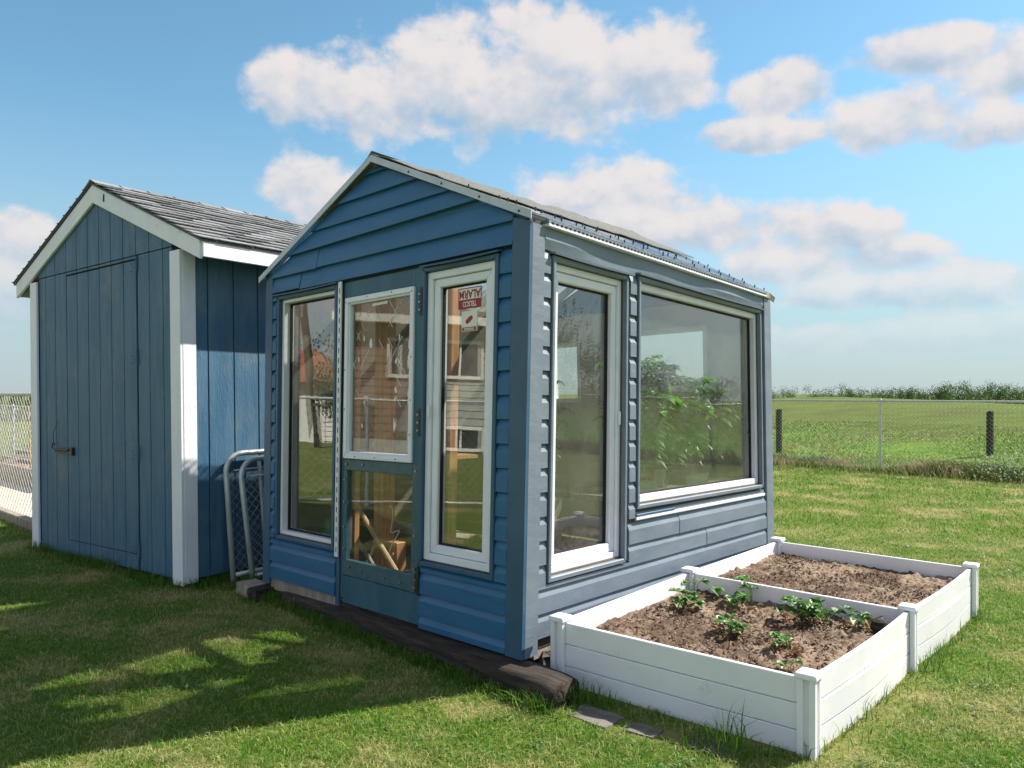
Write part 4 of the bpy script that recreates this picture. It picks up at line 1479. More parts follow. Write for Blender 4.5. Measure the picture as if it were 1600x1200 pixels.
# roof
SR = part_empty('roof', S)
pk_u, pk_w = 1.305, 3.176
for side in (0, 1):
    ue, we = (-.305, 2.50) if side == 0 else (2.86, 2.505)
    slp = (pk_w - we) / abs(pk_u - ue)
    th = .150
    rr = [[(pk_u, -.034, pk_w), (pk_u, -.034, pk_w - th), (pk_u, -.010, pk_w - th), (pk_u, -.010, pk_w)],
          [(ue, -.034, we), (ue, -.034, we - .135), (ue, -.010, we - .135), (ue, -.010, we)]]
    MB(sh).loft(rr).build('barge_board', 'whitepaint', SR, bevel=.003)
    s_ = -1 if side == 0 else 1
    e0, e1 = sorted((ue + s_ * .001, ue + s_ * .024))
    MB(sh).loft([[(e0, -.02, we - .12), (e1, -.02, we - .12), (e1, -.02, we + .002), (e0, -.02, we + .002)],
                 [(e0, SLd + .05, we - .14), (e1, SLd + .05, we - .14), (e1, SLd + .05, we - .012), (e0, SLd + .05, we - .012)]]).build('fascia_board', 'whitepaint', SR, bevel=.003)
    MB(sh).loft([[(pk_u, -.045, pk_w + .001), (pk_u, -.045, pk_w + .016), (pk_u, SLd + .06, pk_w + .016), (pk_u, SLd + .06, pk_w + .001)],
                 [(ue - .03 * (1 if side == 0 else -1), -.045, we - .012), (ue - .03 * (1 if side == 0 else -1), -.045, we + .004), (ue - .03 * (1 if side == 0 else -1), SLd + .06, we - .008), (ue - .03 * (1 if side == 0 else -1), SLd + .06, we - .024)]]).build('roof_deck', 'dark', SR)
    # shingles, one by one
    p_e = Vector(sh(ue, 0, we + .006))
    p_r = Vector(sh(pk_u, 0, pk_w + .017))
    run = (p_r - p_e)
    Ls = run.length
    up = run.normalized()
    al = sb.copy()
    nn = al.cross(up)
    if nn.z < 0:
        nn = -nn
    if side == 0:
        metas = []
        for k in range(3):
            bm = bmesh.new()
            bmesh.ops.create_cube(bm, size=1)
            for v in bm.verts:
                # wedge: butt edge (low y) thick, head thin
                y = v.co.y
                v.co.x *= .292 - .006 * k
                v.co.z = v.co.z * .008 + .004 + (.009 + .003 * k) * (.5 - y) * 1.25
                v.co.y = y * .17
            me = bpy.data.meshes.new('shingle')
            bm.to_mesh(me)
            bm.free()
            me.materials.append(M['shingle'])
            metas.append(me)
        rg = random.Random(12)
        rows = int(Ls / .127) + 1
        for r_ in range(rows):
            dpos = .05 + r_ * .127
            x = -.05 + (r_ % 2) * .15 - .15
            while x < SLd + .05:
                xc = x + .15
                xs0, xs1 = max(x, -.055), min(x + .30, SLd + .07)
                if xs1 - xs0 > .04:
                    me = rg.choice(metas)
                    o = bpy.data.objects.new('shingle', me)
                    COL.objects.link(o)
                    o.parent = SR
                    k = (xs1 - xs0) / .30
                    drop = -.012 * ((xs0 + xs1) / 2) / SLd * (1 - min(1, dpos / Ls))
                    pos = p_e + al * ((xs0 + xs1) / 2) + up * (min(dpos, Ls - .03) + rg.uniform(-.004, .004)) + nn * .004 + Vector((0, 0, drop))
                    mt = Matrix((al, up, nn)).transposed()
                    if mt.determinant() < 0:
                        mt = Matrix((-al, up, nn)).transposed()
                    mt = mt @ Matrix.Rotation(rg.uniform(-.004, .004), 3, 'Z') @ Matrix.Rotation(rg.uniform(-.012, .006), 3, 'X')
                    mt4 = mt.to_4x4() @ Matrix.Diagonal((k, 1, 1, 1))
                    mt4.translation = pos - Vector(S.location)
                    o.matrix_basis = mt4
                x += .30
    else:
        MB(sh).loft([[(pk_u, -.05, pk_w + .018), (pk_u, -.05, pk_w + .026), (pk_u, SLd + .06, pk_w + .026), (pk_u, SLd + .06, pk_w + .018)],
                     [(ue + .035, -.05, we + .006), (ue + .035, -.05, we + .016), (ue + .035, SLd + .06, we + .016), (ue + .035, SLd + .06, we + .006)]]).build('shingle_slope', 'shingle', SR)
        for k in range(13):
            q = k / 13
            u = lerp(ue + .035, pk_u, q)
            w = lerp(we + .016, pk_w + .026, q)
            MB(sh).box(u - .012, u + .02, -.052, .2, w - .004, w + .006).build('shingle', 'shingle', SR)
# ridge caps
for k in range(11):
    v = -.05 + k * .245
    rr = []
    for vv, lift in ((v, .010), (v + .29, .0)):
        pts = [(pk_u - .13, vv, pk_w - .13 * .42 + .024 + lift), (pk_u, vv, pk_w + .034 + lift), (pk_u + .13, vv, pk_w - .13 * .42 + .024 + lift),
               (pk_u + .13, vv, pk_w - .13 * .42 + .016 + lift), (pk_u, vv, pk_w + .024 + lift), (pk_u - .13, vv, pk_w - .13 * .42 + .016 + lift)]
        rr.append(pts)
    MB(sh).loft(rr).build('ridge_cap', 'shingle', SR)
MB(sf).tube([(1.10, .036, 3.06), (1.10, .04, 3.0)], .006, 6).build('nail', 'dark', SR)
MB(sh).box(.1, .3, .05, .25, -.05, .02).box(SWd - .3, SWd - .1, .05, .25, -.06, .02).build('footing', 'stone', S)
MB(sf).box(1.28, 1.40, -.14, -.02, -.06, .024).build('footing', 'stone', S)


# ------------------------------------------------------------------ chain link
def chain(mb, p0, p1, z0, z1, cell=.075, r=.0016, tilt=None, n=5):
    """woven diamond wire between p0 and p1 (x,y), from z0 to z1 ; real thin wires"""
    p0, p1 = Vector((*p0, 0)), Vector((*p1, 0))
    d = p1 - p0
    L = d.length
    d.normalize()
    nrm = Vector((d.y, -d.x, 0))
    H_ = z1 - z0
    k = int(L / cell)
    rows = int(H_ / (cell * .5))
    fn = tilt or (lambda s, z: Vector((0, 0, 0)))
    for i in range(k + 1):
        for sgn in (1, -1):
            pts = []
            for j in range(rows + 1):
                s = i * cell + (cell * .5 * (j % 2) * sgn)
                if s < 0 or s > L:
                    s = min(max(s, 0), L)
                z = z0 + j * H_ / rows
                pts.append(p0 + d * s + nrm * (.0025 * sgn * (1 if j % 2 else -1)) + Vector((0, 0, z)) + fn(s, z))
            mb.tube(pts, r, n, cap=False)
    return mb


# loose gates leaning between shed and greenhouse
nS = Vector((.797, -.604, 0))
for t0, ob_, ot_, hh, lab in ((.30, .17, .05, .985, 'galvanised chain-link gate frame leaning flat on the shed wall'), (.372, .32, .13, .94, 'second galvanised chain-link gate leaning in front, nearer the greenhouse')):
    base = sA + sb * t0
    base.z = 0

    def gp(a, z, base=base, ob_=ob_, ot_=ot_, hh=hh):
        return base + sb * a + nS * lerp(ob_, ot_, z / hh) + Vector((0, 0, z))
    g_ = thing('chain_link_gate', tuple(gp(.5, 0)), lab, 'gate', 'gates stored between shed and greenhouse')
    wd = 1.15
    path = [gp(0, .0), gp(0, hh - .16)] + [gp(.15 - .15 * math.cos(a), hh - .15 + .15 * math.sin(a)) for a in np.linspace(.15, 1.57, 7)] + [gp(wd - .15, hh)] + \
           [gp(wd - .15 + .15 * math.sin(a), hh - .15 + .15 * math.cos(a)) for a in np.linspace(.15, 1.57, 6)] + [gp(wd, .0)]
    MB().tube(path, .021, 10).build('frame_tube', 'metal', g_, smooth=True)
    MB().tube([gp(0, .07), gp(wd, .07)], .019, 8).build('cross_tube', 'metal', g_, smooth=True)
    MB().tube([gp(.07, hh - .13), gp(wd - .05, hh - .10)], .006, 6).build('tension_bar', 'metal', g_, smooth=True)
    MB().tube([gp(.30, .08), gp(.30, hh - .06)], .016, 8).build('brace_tube', 'metal', g_, smooth=True)
    mb = MB()
    a0 = gp(0, 0)
    chain(mb, (a0.x, a0.y), (gp(wd, 0).x, gp(wd, 0).y), .09, hh - .12, .07, .0018, lambda s, z, gp=gp: gp(0, z) - gp(0, 0) - Vector((0, 0, z)))
    mb.build('wire_mesh', 'wire', g_, fix=False)


def fence(name, p0, p1, h, label, posts, cell=.085, r=.002, mid=False, bottom=False, rails=True, zf=None, mesh=True, group=None):
    p0, p1 = Vector((*p0, 0)), Vector((*p1, 0))
    f = thing(name, tuple(lerp(p0, p1, .5)), label, 'fence', group)
    for k in posts:
        c = lerp(p0, p1, k)
        MB().tube([c, c + Vector((0, 0, h + .02))], .024, 10).tube([c + Vector((0, 0, h + .02)), c + Vector((0, 0, h + .045))], [.027, .012], 10).build('post', 'metal', f, smooth=False)
    MB().tube([p0 + Vector((0, 0, h)), p1 + Vector((0, 0, h))], .019, 8).build('top_rail', 'metal', f, smooth=True)
    if mid:
        MB().tube([p0 + Vector((0, 0, h * .5)), p1 + Vector((0, 0, h * .5))], .016, 8).build('rail', 'metal', f, smooth=True)
    if bottom:
        MB().tube([p0 + Vector((0, 0, .06)), p1 + Vector((0, 0, .06))], .016, 8).build('rail', 'metal', f, smooth=True)
    if mesh:
        mb = MB()
        chain(mb, p0[:2], p1[:2], .03, h + .03, cell, r)
        mb.build('wire_mesh', 'wire', f, fix=False)
    return f


fd = Vector((.7045, -.7097))
q0 = Vector((5.312, 16.135)) - fd * 4.0
q1 = Vector((5.312, 16.135)) + fd * 16
Lf = (q1 - q0).length
kp = (Vector((6.99, 15.42)) - q0).dot(fd) / Lf * 0 + (4.0 + 2.19) / 20
fence('boundary_fence', q0, q1, 1.315, 'long chain-link fence between the lawn and the green field', [kp + k * 3.05 / 20 for k in range(-2, 5)], .07, .0017)
fence('garden_fence', (-8.6, 11.78), (-4.55, 7.98), 1.44, 'chain-link fence joining the left wall of the shed', [0.02, .45, .93], .105, .0028)
fence('side_fence', (-6.75, 1.5), (-6.75, 7.6), 1.44, 'tall chain-link fence across the side lawn, mirrored in the front glass', [0, .33, .66, 1], .12, .0022, mid=False, bottom=True)
fence('plot_fence', (-14.5, 20.5), (-8.0, 13.9), 1.18, 'farther chain-link fence behind the vegetable plot', [.2, .42, .63, .86], .10, .002)

# dark wooden field posts beyond the fence
for x, y, h, lab in ((6.72, 19.72, 1.08, 'dark wooden field post beyond the fence near the greenhouse corner'), (10.95, 17.95, 1.0, 'dark wooden field post beyond the fence at the far right')):
    mb = MB()
    z = hill(x, y)
    n = 9
    rings = [[(x + .075 * (1 + .1 * mnoise.noise(Vector((j, k, x)))) * math.cos(2 * math.pi * j / n), y + .075 * math.sin(2 * math.pi * j / n), z - .1 + (h + .1) * k / 4 + (.02 * math.cos(j) if k == 4 else 0)) for j in range(n)] for k in range(5)]
    tag(mb.loft(rings).build('field_post', 'log', loc=(x, y, z)), lab, 'post', 'posts in the field')

# ------------------------------------------------------------------ vegetable plot on the far left
gd = Vector((.73, -.683, 0))
MB0 = MB()
pl0 = Vector((-9.2, 12.35, .0))
o = MB().add([(-5.75, 8.9, .012), (-4.35, 7.62, .012), (-3.2, 9.2, .012), (-9.5, 15.2, .012), (-10.9, 13.6, .012)], [(0, 1, 2, 3, 4)]).build('gravel_path', 'gravel', fix=False)
structure(o)
mb = MB()
a = Vector((-10.5, 13.42, 0))
b = Vector((-4.42, 7.72, 0))
d = (b - a).normalized()
nrm = Vector((d.y, -d.x, 0))
mb.loft([[tuple(p + nrm * x + Vector((0, 0, z))) for x, z in ((-.05, -.03), (.05, -.03), (.05, .10), (-.05, .10))] for p in (a, b)])
tag(mb.build('edging_timber', 'greywood', loc=tuple(b), bevel=.01), 'weathered timber edging along the gravel beside the shed', 'timber')
for k, (off, h) in enumerate(((0, .30), (1.15, .30), (2.5, .32), (3.9, .30))):
    c = Vector((-7.9, 12.5, 0)) + Vector((-.40, .93, 0)) * off
    mb = thing('planter_box', tuple(c), ('grey weathered plank planter nearest the gravel', 'grey weathered plank planter second from the gravel', 'grey weathered plank planter third from the gravel', 'grey weathered plank planter farthest from the gravel')[k], 'planter', 'plank planters in the vegetable plot')
    Lb, Db = 3.2, .8
    bk = Vector((.683, .73, 0))
    for (p, e, ln) in ((c - gd * Lb / 2, gd, Lb), (c - gd * Lb / 2 + bk * Db, gd, Lb), (c - gd * Lb / 2, bk, Db), (c + gd * Lb / 2, bk, Db)):
        nn_ = Vector((e.y, -e.x, 0)) * .02
        for w in range(2):
            z0, z1 = w * h / 2, (w + 1) * h / 2 - .006
            MB().loft([[tuple(q + nn_ * s + Vector((0, 0, z))) for s, z in ((-1, z0), (1, z0), (1, z1), (-1, z1))] for q in (p, p + e * ln)]).build('plank', 'greywood', mb)
    p = c - gd * (Lb / 2 - .03) + bk * .03
    MB().add([tuple(p + Vector((0, 0, h - .06))), tuple(p + gd * (Lb - .06) + Vector((0, 0, h - .06))), tuple(p + gd * (Lb - .06) + bk * (Db - .06) + Vector((0, 0, h - .06))), tuple(p + bk * (Db - .06) + Vector((0, 0, h - .06)))], [(0, 1, 2, 3)]).build('soil_fill', 'soil', mb, fix=False)
for x, y, lx, lab in ((-7.62, 12.42, -.06, 'left bamboo stake in the vegetable plot'), (-7.42, 12.3, -.12, 'right bamboo stake in the vegetable plot')):
    tag(MB().tube([(x, y, 0), (x + lx, y + .02, 1.25)], .011, 7).build('bamboo_stake', 'stick', loc=(x, y, 0)), lab, 'stake', 'bamboo stakes')


# ------------------------------------------------------------------ trees
def tree_meshes(kind, seed):
    rg = random.Random(seed)
    tr, cr = MB(), MB()
    H_ = 1.0
    if kind == 'spruce':
        tr.tube([(0, 0, 0), (0, 0, 1)], [.02, .004], 6)
        for i in range(900):
            z = rg.uniform(.06, 1) ** .9
            r_ = (1 - z) * .22 * rg.uniform(.3, 1.05) + .01
            a = rg.uniform(0, 6.28)
            p = Vector((math.cos(a) * r_, math.sin(a) * r_, z - r_ * .25))
            d = Vector((math.cos(a + rg.gauss(0, .4)), math.sin(a + rg.gauss(0, .4)), rg.uniform(-.7, .2)))
            s = rg.uniform(.025, .055)
            sd_ = d.cross(Vector((0, 0, 1))).normalized() * s * .35
            cr.add([tuple(p - sd_), tuple(p + sd_), tuple(p + d * s)], [(0, 1, 2)])
    else:
        sparse = kind == 'bare'
        tr.tube([(0, 0, 0), (.01, 0, .25), (-.01, .01, .5), (.0, .0, .8)], [.024, .02, .014, .005], 7)
        tips = []
        for i in range(18):
            a, z = rg.uniform(0, 6.28), rg.uniform(.10, .7)
            L = rg.uniform(.16, .36)
            e = Vector((math.cos(a) * L, math.sin(a) * L, z + L * rg.uniform(.5, 1.2)))
            tr.tube([(0, 0, z), tuple((Vector((0, 0, z)) + e) / 2 + Vector((0, 0, -.02))), tuple(e)], [.010, .007, .002], 5)
            tips.append(e)
            if sparse:
                for _ in range(6):
                    f = e * rg.uniform(.6, 1) + Vector((rg.gauss(0, .08), rg.gauss(0, .08), rg.uniform(0, .16)))
                    tr.tube([tuple(e * .8), tuple(f)], [.003, .001], 3)
                    tips.append(f)
        tips.append(Vector((0, 0, .9)))
        nleaf = 130 if not sparse else 14
        for e in tips:
            blob = rg.uniform(.07, .13)
            for _ in range(nleaf):
                g3 = Vector((rg.gauss(0, 1), rg.gauss(0, 1), rg.gauss(0, .8)))
                if g3.length > 1.9:
                    continue
                p = e + g3 * blob
                if p.z < .12:
                    continue
                s = rg.uniform(.012, .026) * (.7 if sparse else 1)
                u_ = Vector((rg.gauss(0, 1), rg.gauss(0, 1), rg.gauss(0, 1))).normalized()
                v_ = u_.cross(Vector((rg.gauss(0, 1), rg.gauss(0, 1), rg.gauss(0, 1)))).normalized()
                cr.add([tuple(p - u_ * s), tuple(p + v_ * s * .6), tuple(p + u_ * s), tuple(p - v_ * s * .6)], [(0, 1, 2, 3)])
    out = []
    for mbx, nm, mt in ((tr, 'trunk', 'bark'), (cr, 'crown', 'spruce' if kind == 'spruce' else 'crown')):
        me = bpy.data.meshes.new(nm)
        me.from_pydata(mbx.v, [], mbx.f)
        me.materials.append(M[mt])
        out.append(me)
    return out


TM = {('leafy', i): tree_meshes('leafy', 30 + i) for i in range(4)}
TM.update({('bare', i): tree_meshes('bare', 60 + i) for i in range(2)})
TM.update({('spruce', i): tree_meshes('spruce', 80 + i) for i in range(2)})


def tree(kind, i, x, y, z, h, wide, label, group, name='tree'):
    t = thing(name, (x, y, z), label, 'tree', group)
    t.scale = (h * wide, h * wide, h)
    t.rotation_euler = (0, 0, random.uniform(0, 6.28))
    for me, nm in zip(TM[(kind, i)], ('trunk', 'crown')):
        o = bpy.data.objects.new(nm, me)
        COL.objects.link(o)
        o.parent = t
    return t


rg = random.Random(21)
N_T = 44
for i in range(N_T):
    px = 1190 + i * 11 + rg.uniform(-4, 4)
    d = rg.uniform(66, 78)
    x = (px - 800) / 1224 * d
    z = -1.25
    topy = 615 - 9 * min(1, max(0, (px - 1210) / 220)) + rg.uniform(-6, 9)
    h = 1.45 + (615 - topy) / 1224 * d - z
    bare = px < 1260 and rg.random() < .7
    tree('bare' if bare else 'leafy', rg.randrange(2 if bare else 4), x, d, z, h, rg.uniform(.6, 1.0),
         'small %s tree in the row on the skyline behind the hill' % ('thin-leaved' if bare else 'leafy green'), 'thin skyline trees behind the hill' if bare else 'leafy skyline trees behind the hill', 'skyline_tree')
for i in range(12):
    x, y = -28.8 + i * .5 + rg.uniform(-.2, .2), 42 + rg.uniform(-1, 1)
    tree('spruce', i % 2, x, y, 0, rg.uniform(1.1, 1.35) + (i % 3) * .12, 2.0, 'small dark spruce in the row far behind the left fence', 'spruces far behind the left fence', 'spruce_tree')
# trees to the right of the yard, mirrored in the side windows
for i, (x, y, h, k, lab) in enumerate(((24.5, 9.2, 4.6, 'bare', 'thin-leaved tree beyond the fence, mirrored in the narrow side window'), (27.0, 11.2, 5.2, 'bare', 'tallest airy tree mirrored in the narrow side window'), (29.0, 13.8, 3.8, 'leafy', 'round leafy tree mirrored between the two side windows'),
                                       (31.0, 17.0, 3.0, 'leafy', 'leafy tree mirrored at the left of the big window'), (30.5, 19.6, 2.4, 'leafy', 'low leafy tree mirrored at the right of the big window'), (25.5, 6.8, 4.2, 'leafy', 'leafy tree beyond the fence at the far right of the yard'), (33, 21.5, 2.6, 'leafy', 'leafy tree at the back of the mirrored row'))):
    tree(k, i % 2, x, y, -.2, h, 1.0, lab, 'trees mirrored in the side windows', 'yard_tree')

# ------------------------------------------------------------------ what the front glass mirrors
def lapped(parent, x, y0, y1, z0, z1, mat, step=.20):
    k = 0
    z = z0
    while z < z1 - .02:
        zz = min(z + step, z1)
        MB().add([(x, y0, z), (x, y1, z), (x + .028, y1, z), (x + .028, y0, z), (x, y0, zz), (x, y1, zz), (x + .008, y1, zz), (x + .008, y0, zz)],
                 [(0, 1, 2, 3), (7, 6, 5, 4), (3, 2, 6, 7), (0, 3, 7, 4), (1, 5, 6, 2), (0, 4, 5, 1)]).build('siding_board', mat, parent)
        z = zz


def house_window(parent, x, y0, y1, z0, z1):
    w = part_empty('window', parent)
    MB(lambda t, o, z: (x + o, t, z)).ring(y0, y1, z0, z1, .09, .0, .07).build('frame', 'house_white', w)
    MB().box(x + .0, x + .03, y0 + .09, y1 - .09, z0 + .09, z1 - .09).build('glass_pane', 'darkglass', w)
    m_ = (y0 + y1) / 2
    MB().box(x + .031, x + .06, m_ - .03, m_ + .03, z0 + .09, z1 - .09).build('mullion', 'house_white', w)


H1 = thing('neighbour_house', (-22, 4, 0), 'brown and grey sided house with white windows mirrored in the front glass', 'house')
HX = -18.3
MB().box(-26, HX - .001, -1.0, 7.5, -.1, .42).build('foundation', 'concrete', H1)
MB().box(-26, HX - .001, -1.0, 7.5, .421, 3.65).build('wall', 'house_brown', H1)
lapped(H1, HX, 5.4, 7.5, .43, 3.62, 'house_brown', .21)
lapped(H1, HX, -1.0, 5.39, .43, 2.0, 'house_grey', .20)
lapped(H1, HX, -1.0, 5.39, 2.0, 3.62, 'house_grey', .20)
house_window(H1, HX + .03, 3.75, 4.9, 2.15, 3.25)
house_window(H1, HX + .03, 5.6, 6.35, 2.15, 3.25)
house_window(H1, HX + .03, 3.7, 5.05, .10, .80)
MB().box(-26.5, HX + .55, -1.5, 7.85, 3.65, 3.72).build('soffit', 'house_white', H1)
MB().box(HX + .551, HX + .60, -1.5, 7.85, 3.63, 3.86).build('gutter', 'house_white', H1)
MB().add([(HX + .6, -1.5, 3.75), (HX + .6, 7.85, 3.75), (-22.3, 7.85, 5.3), (-22.3, -1.5, 5.3), (-26.5, -1.5, 3.75), (-26.5, 7.85, 3.75)],
         [(0, 1, 2, 3), (3, 2, 5, 4), (0, 3, 4), (1, 5, 2), (0, 4, 5, 1)]).build('roof', 'roof_dark', H1)
H2 = thing('neighbour_garage', (-26, 11, 0), 'pale garage with a red-brown roof mirrored in the left front window', 'garage')
MB().box(-30, -23.5, 8.6, 14.5, -.1, 2.05).build('wall', 'house_white', H2)
lapped(H2, -23.499, 8.6, 14.5, .05, 2.03, 'house_white', .16)
MB().box(-23.469, -23.43, 9.1, 10.4, .0, 1.75).build('garage_door', 'house_white', H2)
MB().add([(-23.0, 8.1, 2.05), (-23.0, 15, 2.05), (-26.7, 13.6, 3.4), (-26.7, 9.9, 3.4), (-30.5, 8.1, 2.05), (-30.5, 15, 2.05)],
         [(0, 1, 2, 3), (3, 2, 5, 4), (0, 3, 4), (1, 5, 2), (0, 4, 5, 1)]).build('roof', 'roof_red', H2)
PL = thing('utility_pole', (-20.2, 9.0, 0), 'leaning wooden utility pole with a grey transformer mirrored in the left front window', 'utility pole')
MB().tube([(-20.2, 8.75, 0), (-20.0, 9.35, 7.5)], [.13, .09], 10).build('pole', 'bark', PL, smooth=True)
MB().tube([(-19.75, 9.22, 3.9), (-19.75, 9.22, 4.75)], .2, 14).build('transformer', 'metal', PL, smooth=False)
MB().tube([(-19.75, 9.22, 4.75), (-19.75, 9.22, 4.98)], [.07, .05], 8).build('bushing', 'concrete', PL)
MB().tube([(-20.0, 9.3, 6.6), (-19.4, 16, 4.2)], .012, 6).build('wire', 'dark', PL)
tree('leafy', 1, -21.5, 8.15, 0, 3.3, .8, 'leafy shrub-like tree by the pole mirrored in the left front window', None, 'yard_tree')

# ------------------------------------------------------------------ grass
eU = Vector((GWx := (-1.752 - .046), 5.6 - 3.903)).normalized()


def inside_quad(x, y, pts, m=0.0):
    ok = np.ones_like(x, bool)
    c = np.mean(np.array(pts), 0)
    for i in range(len(pts)):
        a, b = np.array(pts[i]), np.array(pts[(i + 1) % len(pts)])
        n = np.array([b[1] - a[1], a[0] - b[0]])
        n = n / np.linalg.norm(n)
        if np.dot(n, c - a) < 0:
            n = -n
        ok &= ((x - a[0]) * n[0] + (y - a[1]) * n[1]) > -m
    return ok


ghq = [tuple(gh(u, v, 0)[:2]) for u, v in ((0, 0), (GW_, 0), (GW_, GL_), (0, GL_))]
shq = [tuple(sh(u, v, 0)[:2]) for u, v in ((0, 0), (SWd, 0), (SWd, SLd), (0, SLd))]
bdq = [POST[k] for k in ('FL', 'FR', 'BR', 'BL')]
lgq = [tuple(gh(u, v, 0)[:2]) for u, v in ((-.335, -.175), (2.36, -.03), (2.36, .2), (-.335, .06))]
stq = [[(x + a * c_ - b * s_, y + a * s_ + b * c_) for a, b in ((-sx / 2, -sy / 2), (sx / 2, -sy / 2), (sx / 2, sy / 2), (-sx / 2, sy / 2))]
       for x, y, sx, sy, c_, s_ in ((.395, 3.47, .23, .19, .743, -.669), (.60, 3.33, .20, .15, .81, -.587))]
gvq = [(-5.75, 8.9), (-4.35, 7.62), (-3.2, 9.2), (-9.5, 15.2), (-10.9, 13.6)]


def keep_mask(x, y):
    bad = inside_quad(x, y, ghq, .02) | inside_quad(x, y, shq, .0) | inside_quad(x, y, bdq, .035) | inside_quad(x, y, lgq, .0)
    for q in stq:
        bad |= inside_quad(x, y, q, -.01)
    bad |= inside_quad(x, y, [(.35, 3.72), (1.15, 3.05), (1.05, 2.95), (.3, 3.6)], 0) & (rng.random(len(x)) < .55)
    bad |= inside_quad(x, y, [(1.22, 3.1), (2.12, 4.08), (2.2, 4.02), (1.28, 3.02)], 0) & (rng.random(len(x)) < .75)
    bad |= inside_quad(x, y, gvq, 0)
    return ~bad


def blades(name, x, y, h, wd, lean, mat, label, seg=2, zf=None):
    n = len(x)
    a = rng.uniform(0, 2 * np.pi, n)
    ln = rng.gamma(2.0, .5, n) * lean
    dx, dy = np.cos(a), np.sin(a)
    fa = rng.uniform(0, 2 * np.pi, n)
    sx, sy = np.cos(fa) * wd * .5, np.sin(fa) * wd * .5
    z = np.zeros(n) if zf is None else zf
    base = np.stack([x, y, z], 1)
    w3 = np.stack([sx, sy, np.zeros(n)], 1)
    mid = base + np.stack([dx * ln * h * .3, dy * ln * h * .3, h * .6], 1)
    tip = base + np.stack([dx * ln * h, dy * ln * h, h * np.clip(1 - .25 * ln, .35, 1)], 1)
    if seg == 2:
        V = np.stack([base - w3, base + w3, mid + w3 * .8, mid - w3 * .8, tip], 1).reshape(-1, 3)
        i0 = np.arange(n) * 5
        loops = np.stack([i0, i0 + 1, i0 + 2, i0 + 3, i0 + 3, i0 + 2, i0 + 4], 1).reshape(-1)
        tot = np.tile([4, 3], n)
        k = 5
    else:
        V = np.stack([base - w3, base + w3, tip], 1).reshape(-1, 3)
        loops = np.arange(n * 3)
        tot = np.full(n, 3)
        k = 3
    start = np.concatenate([[0], np.cumsum(tot)[:-1]])
    me = bpy.data.meshes.new(name)
    me.vertices.add(len(V))
    me.vertices.foreach_set('co', V.astype(np.float32).ravel())
    me.loops.add(len(loops))
    me.loops.foreach_set('vertex_index', loops.astype(np.int32))
    me.polygons.add(len(tot))
    me.polygons.foreach_set('loop_start', start.astype(np.int32))
    me.polygons.foreach_set('loop_total', tot.astype(np.int32))
    me.update(calc_edges=True)
    at = me.attributes.new('rnd', 'FLOAT', 'POINT')
    at.data.foreach_set('value', np.repeat(rng.random(n), k).astype(np.float32))
    me.materials.append(M[mat])
    o = bpy.data.objects.new(name, me)
    COL.objects.link(o)
    return tag(o, label, 'grass', kind='stuff')


def scatter(n, d0, d1, r0, r1, pw):
    """points in the view wedge, density falling with distance as d^-pw"""
    e = 2 - pw
    d = (d0 ** e + rng.random(n) * (d1 ** e - d0 ** e)) ** (1 / e)
    r = rng.uniform(r0, r1, n)
    return r * d, d


def noise2(x, y, s):
    return np.array([mnoise.noise(Vector((a * s, b * s, 4.2))) for a, b in zip(x, y)])


def gz(x, y):
    return np.array([hill(float(a), float(b)) for a, b in zip(x, y)])


x, y = scatter(270000, 2.3, 8.0, -.82, .82, 1.5)
k = keep_mask(x, y)
x, y = x[k], y[k]
h = rng.uniform(.016, .038, len(x)) * (1 + .3 * noise2(x, y, 1.1)) * (1 + .45 * noise2(x, y, 9))
blades('lawn_grass', x, y, h, .0022 + .0004 * y, 1.05, 'grass', 'short mown lawn grass in the foreground, green with straw patches', 2, gz(x, y) - .004)
x, y = scatter(230000, 8.0, 22.0, -.85, .9, 1.2)
k = keep_mask(x, y) & (x + y < 21.5)
x, y = x[k], y[k]
h = rng.uniform(.03, .055, len(x))
blades('lawn_grass', x, y, h, .0012 * y, .8, 'grass', 'short mown lawn stretching back to the chain-link fence', 1, gz(x, y) - .004)
# taller uncut grass at the feet of things


def edge_tufts(pts, n, hmin, hmax, spread, seed, name, label, mat='lushgrass'):
    xs, ys = [], []
    for i in range(n):
        a, b = random.choice(pts)
        t = random.random()
        xs.append(lerp(a[0], b[0], t) + random.gauss(0, spread))
        ys.append(lerp(a[1], b[1], t) + random.gauss(0, spread))
    x, y = np.array(xs), np.array(ys)
    k = keep_mask(x, y)
    x, y = x[k], y[k]
    h = rng.uniform(hmin, hmax, len(x)) * (.6 + .9 * np.clip(noise2(x, y, 5) + .4, 0, 1))
    blades(name, x, y, h, rng.uniform(.003, .0055, len(x)), .55, mat, label, 2, gz(x, y) - .004)


P2 = lambda f, u, v: tuple(f(u, v, 0)[:2])
edge_tufts([(P2(gh, -.34, -.20), P2(gh, 2.4, -.05))], 4200, .025, .08, .03, 1, 'log_edge_grass', 'longer green grass growing along the foot of the log')
edge_tufts([(P2(sh, 0, -.04), P2(sh, SWd, -.04)), (P2(sh, -.05, 0), P2(sh, -.05, 2)), (P2(sh, -.3, .2), P2(sh, -.3, 1.2))], 5200, .05, .12, .05, 2, 'shed_edge_grass', 'longer grass growing along the foot of the shed')
edge_tufts([(POST['FR'], POST['MR']), (POST['MR'], POST['BR']), (POST['BL'], POST['BR'])], 2600, .04, .10, .06, 3, 'bed_edge_grass', 'longer grass growing along the far sides of the white bed')
edge_tufts([((.28, 3.70), (.42, 3.58)), ((.75, 3.25), (.95, 3.1))], 420, .06, .16, .04, 5, 'stone_edge_grass', 'loose grass tufts between the stones and the white bed')

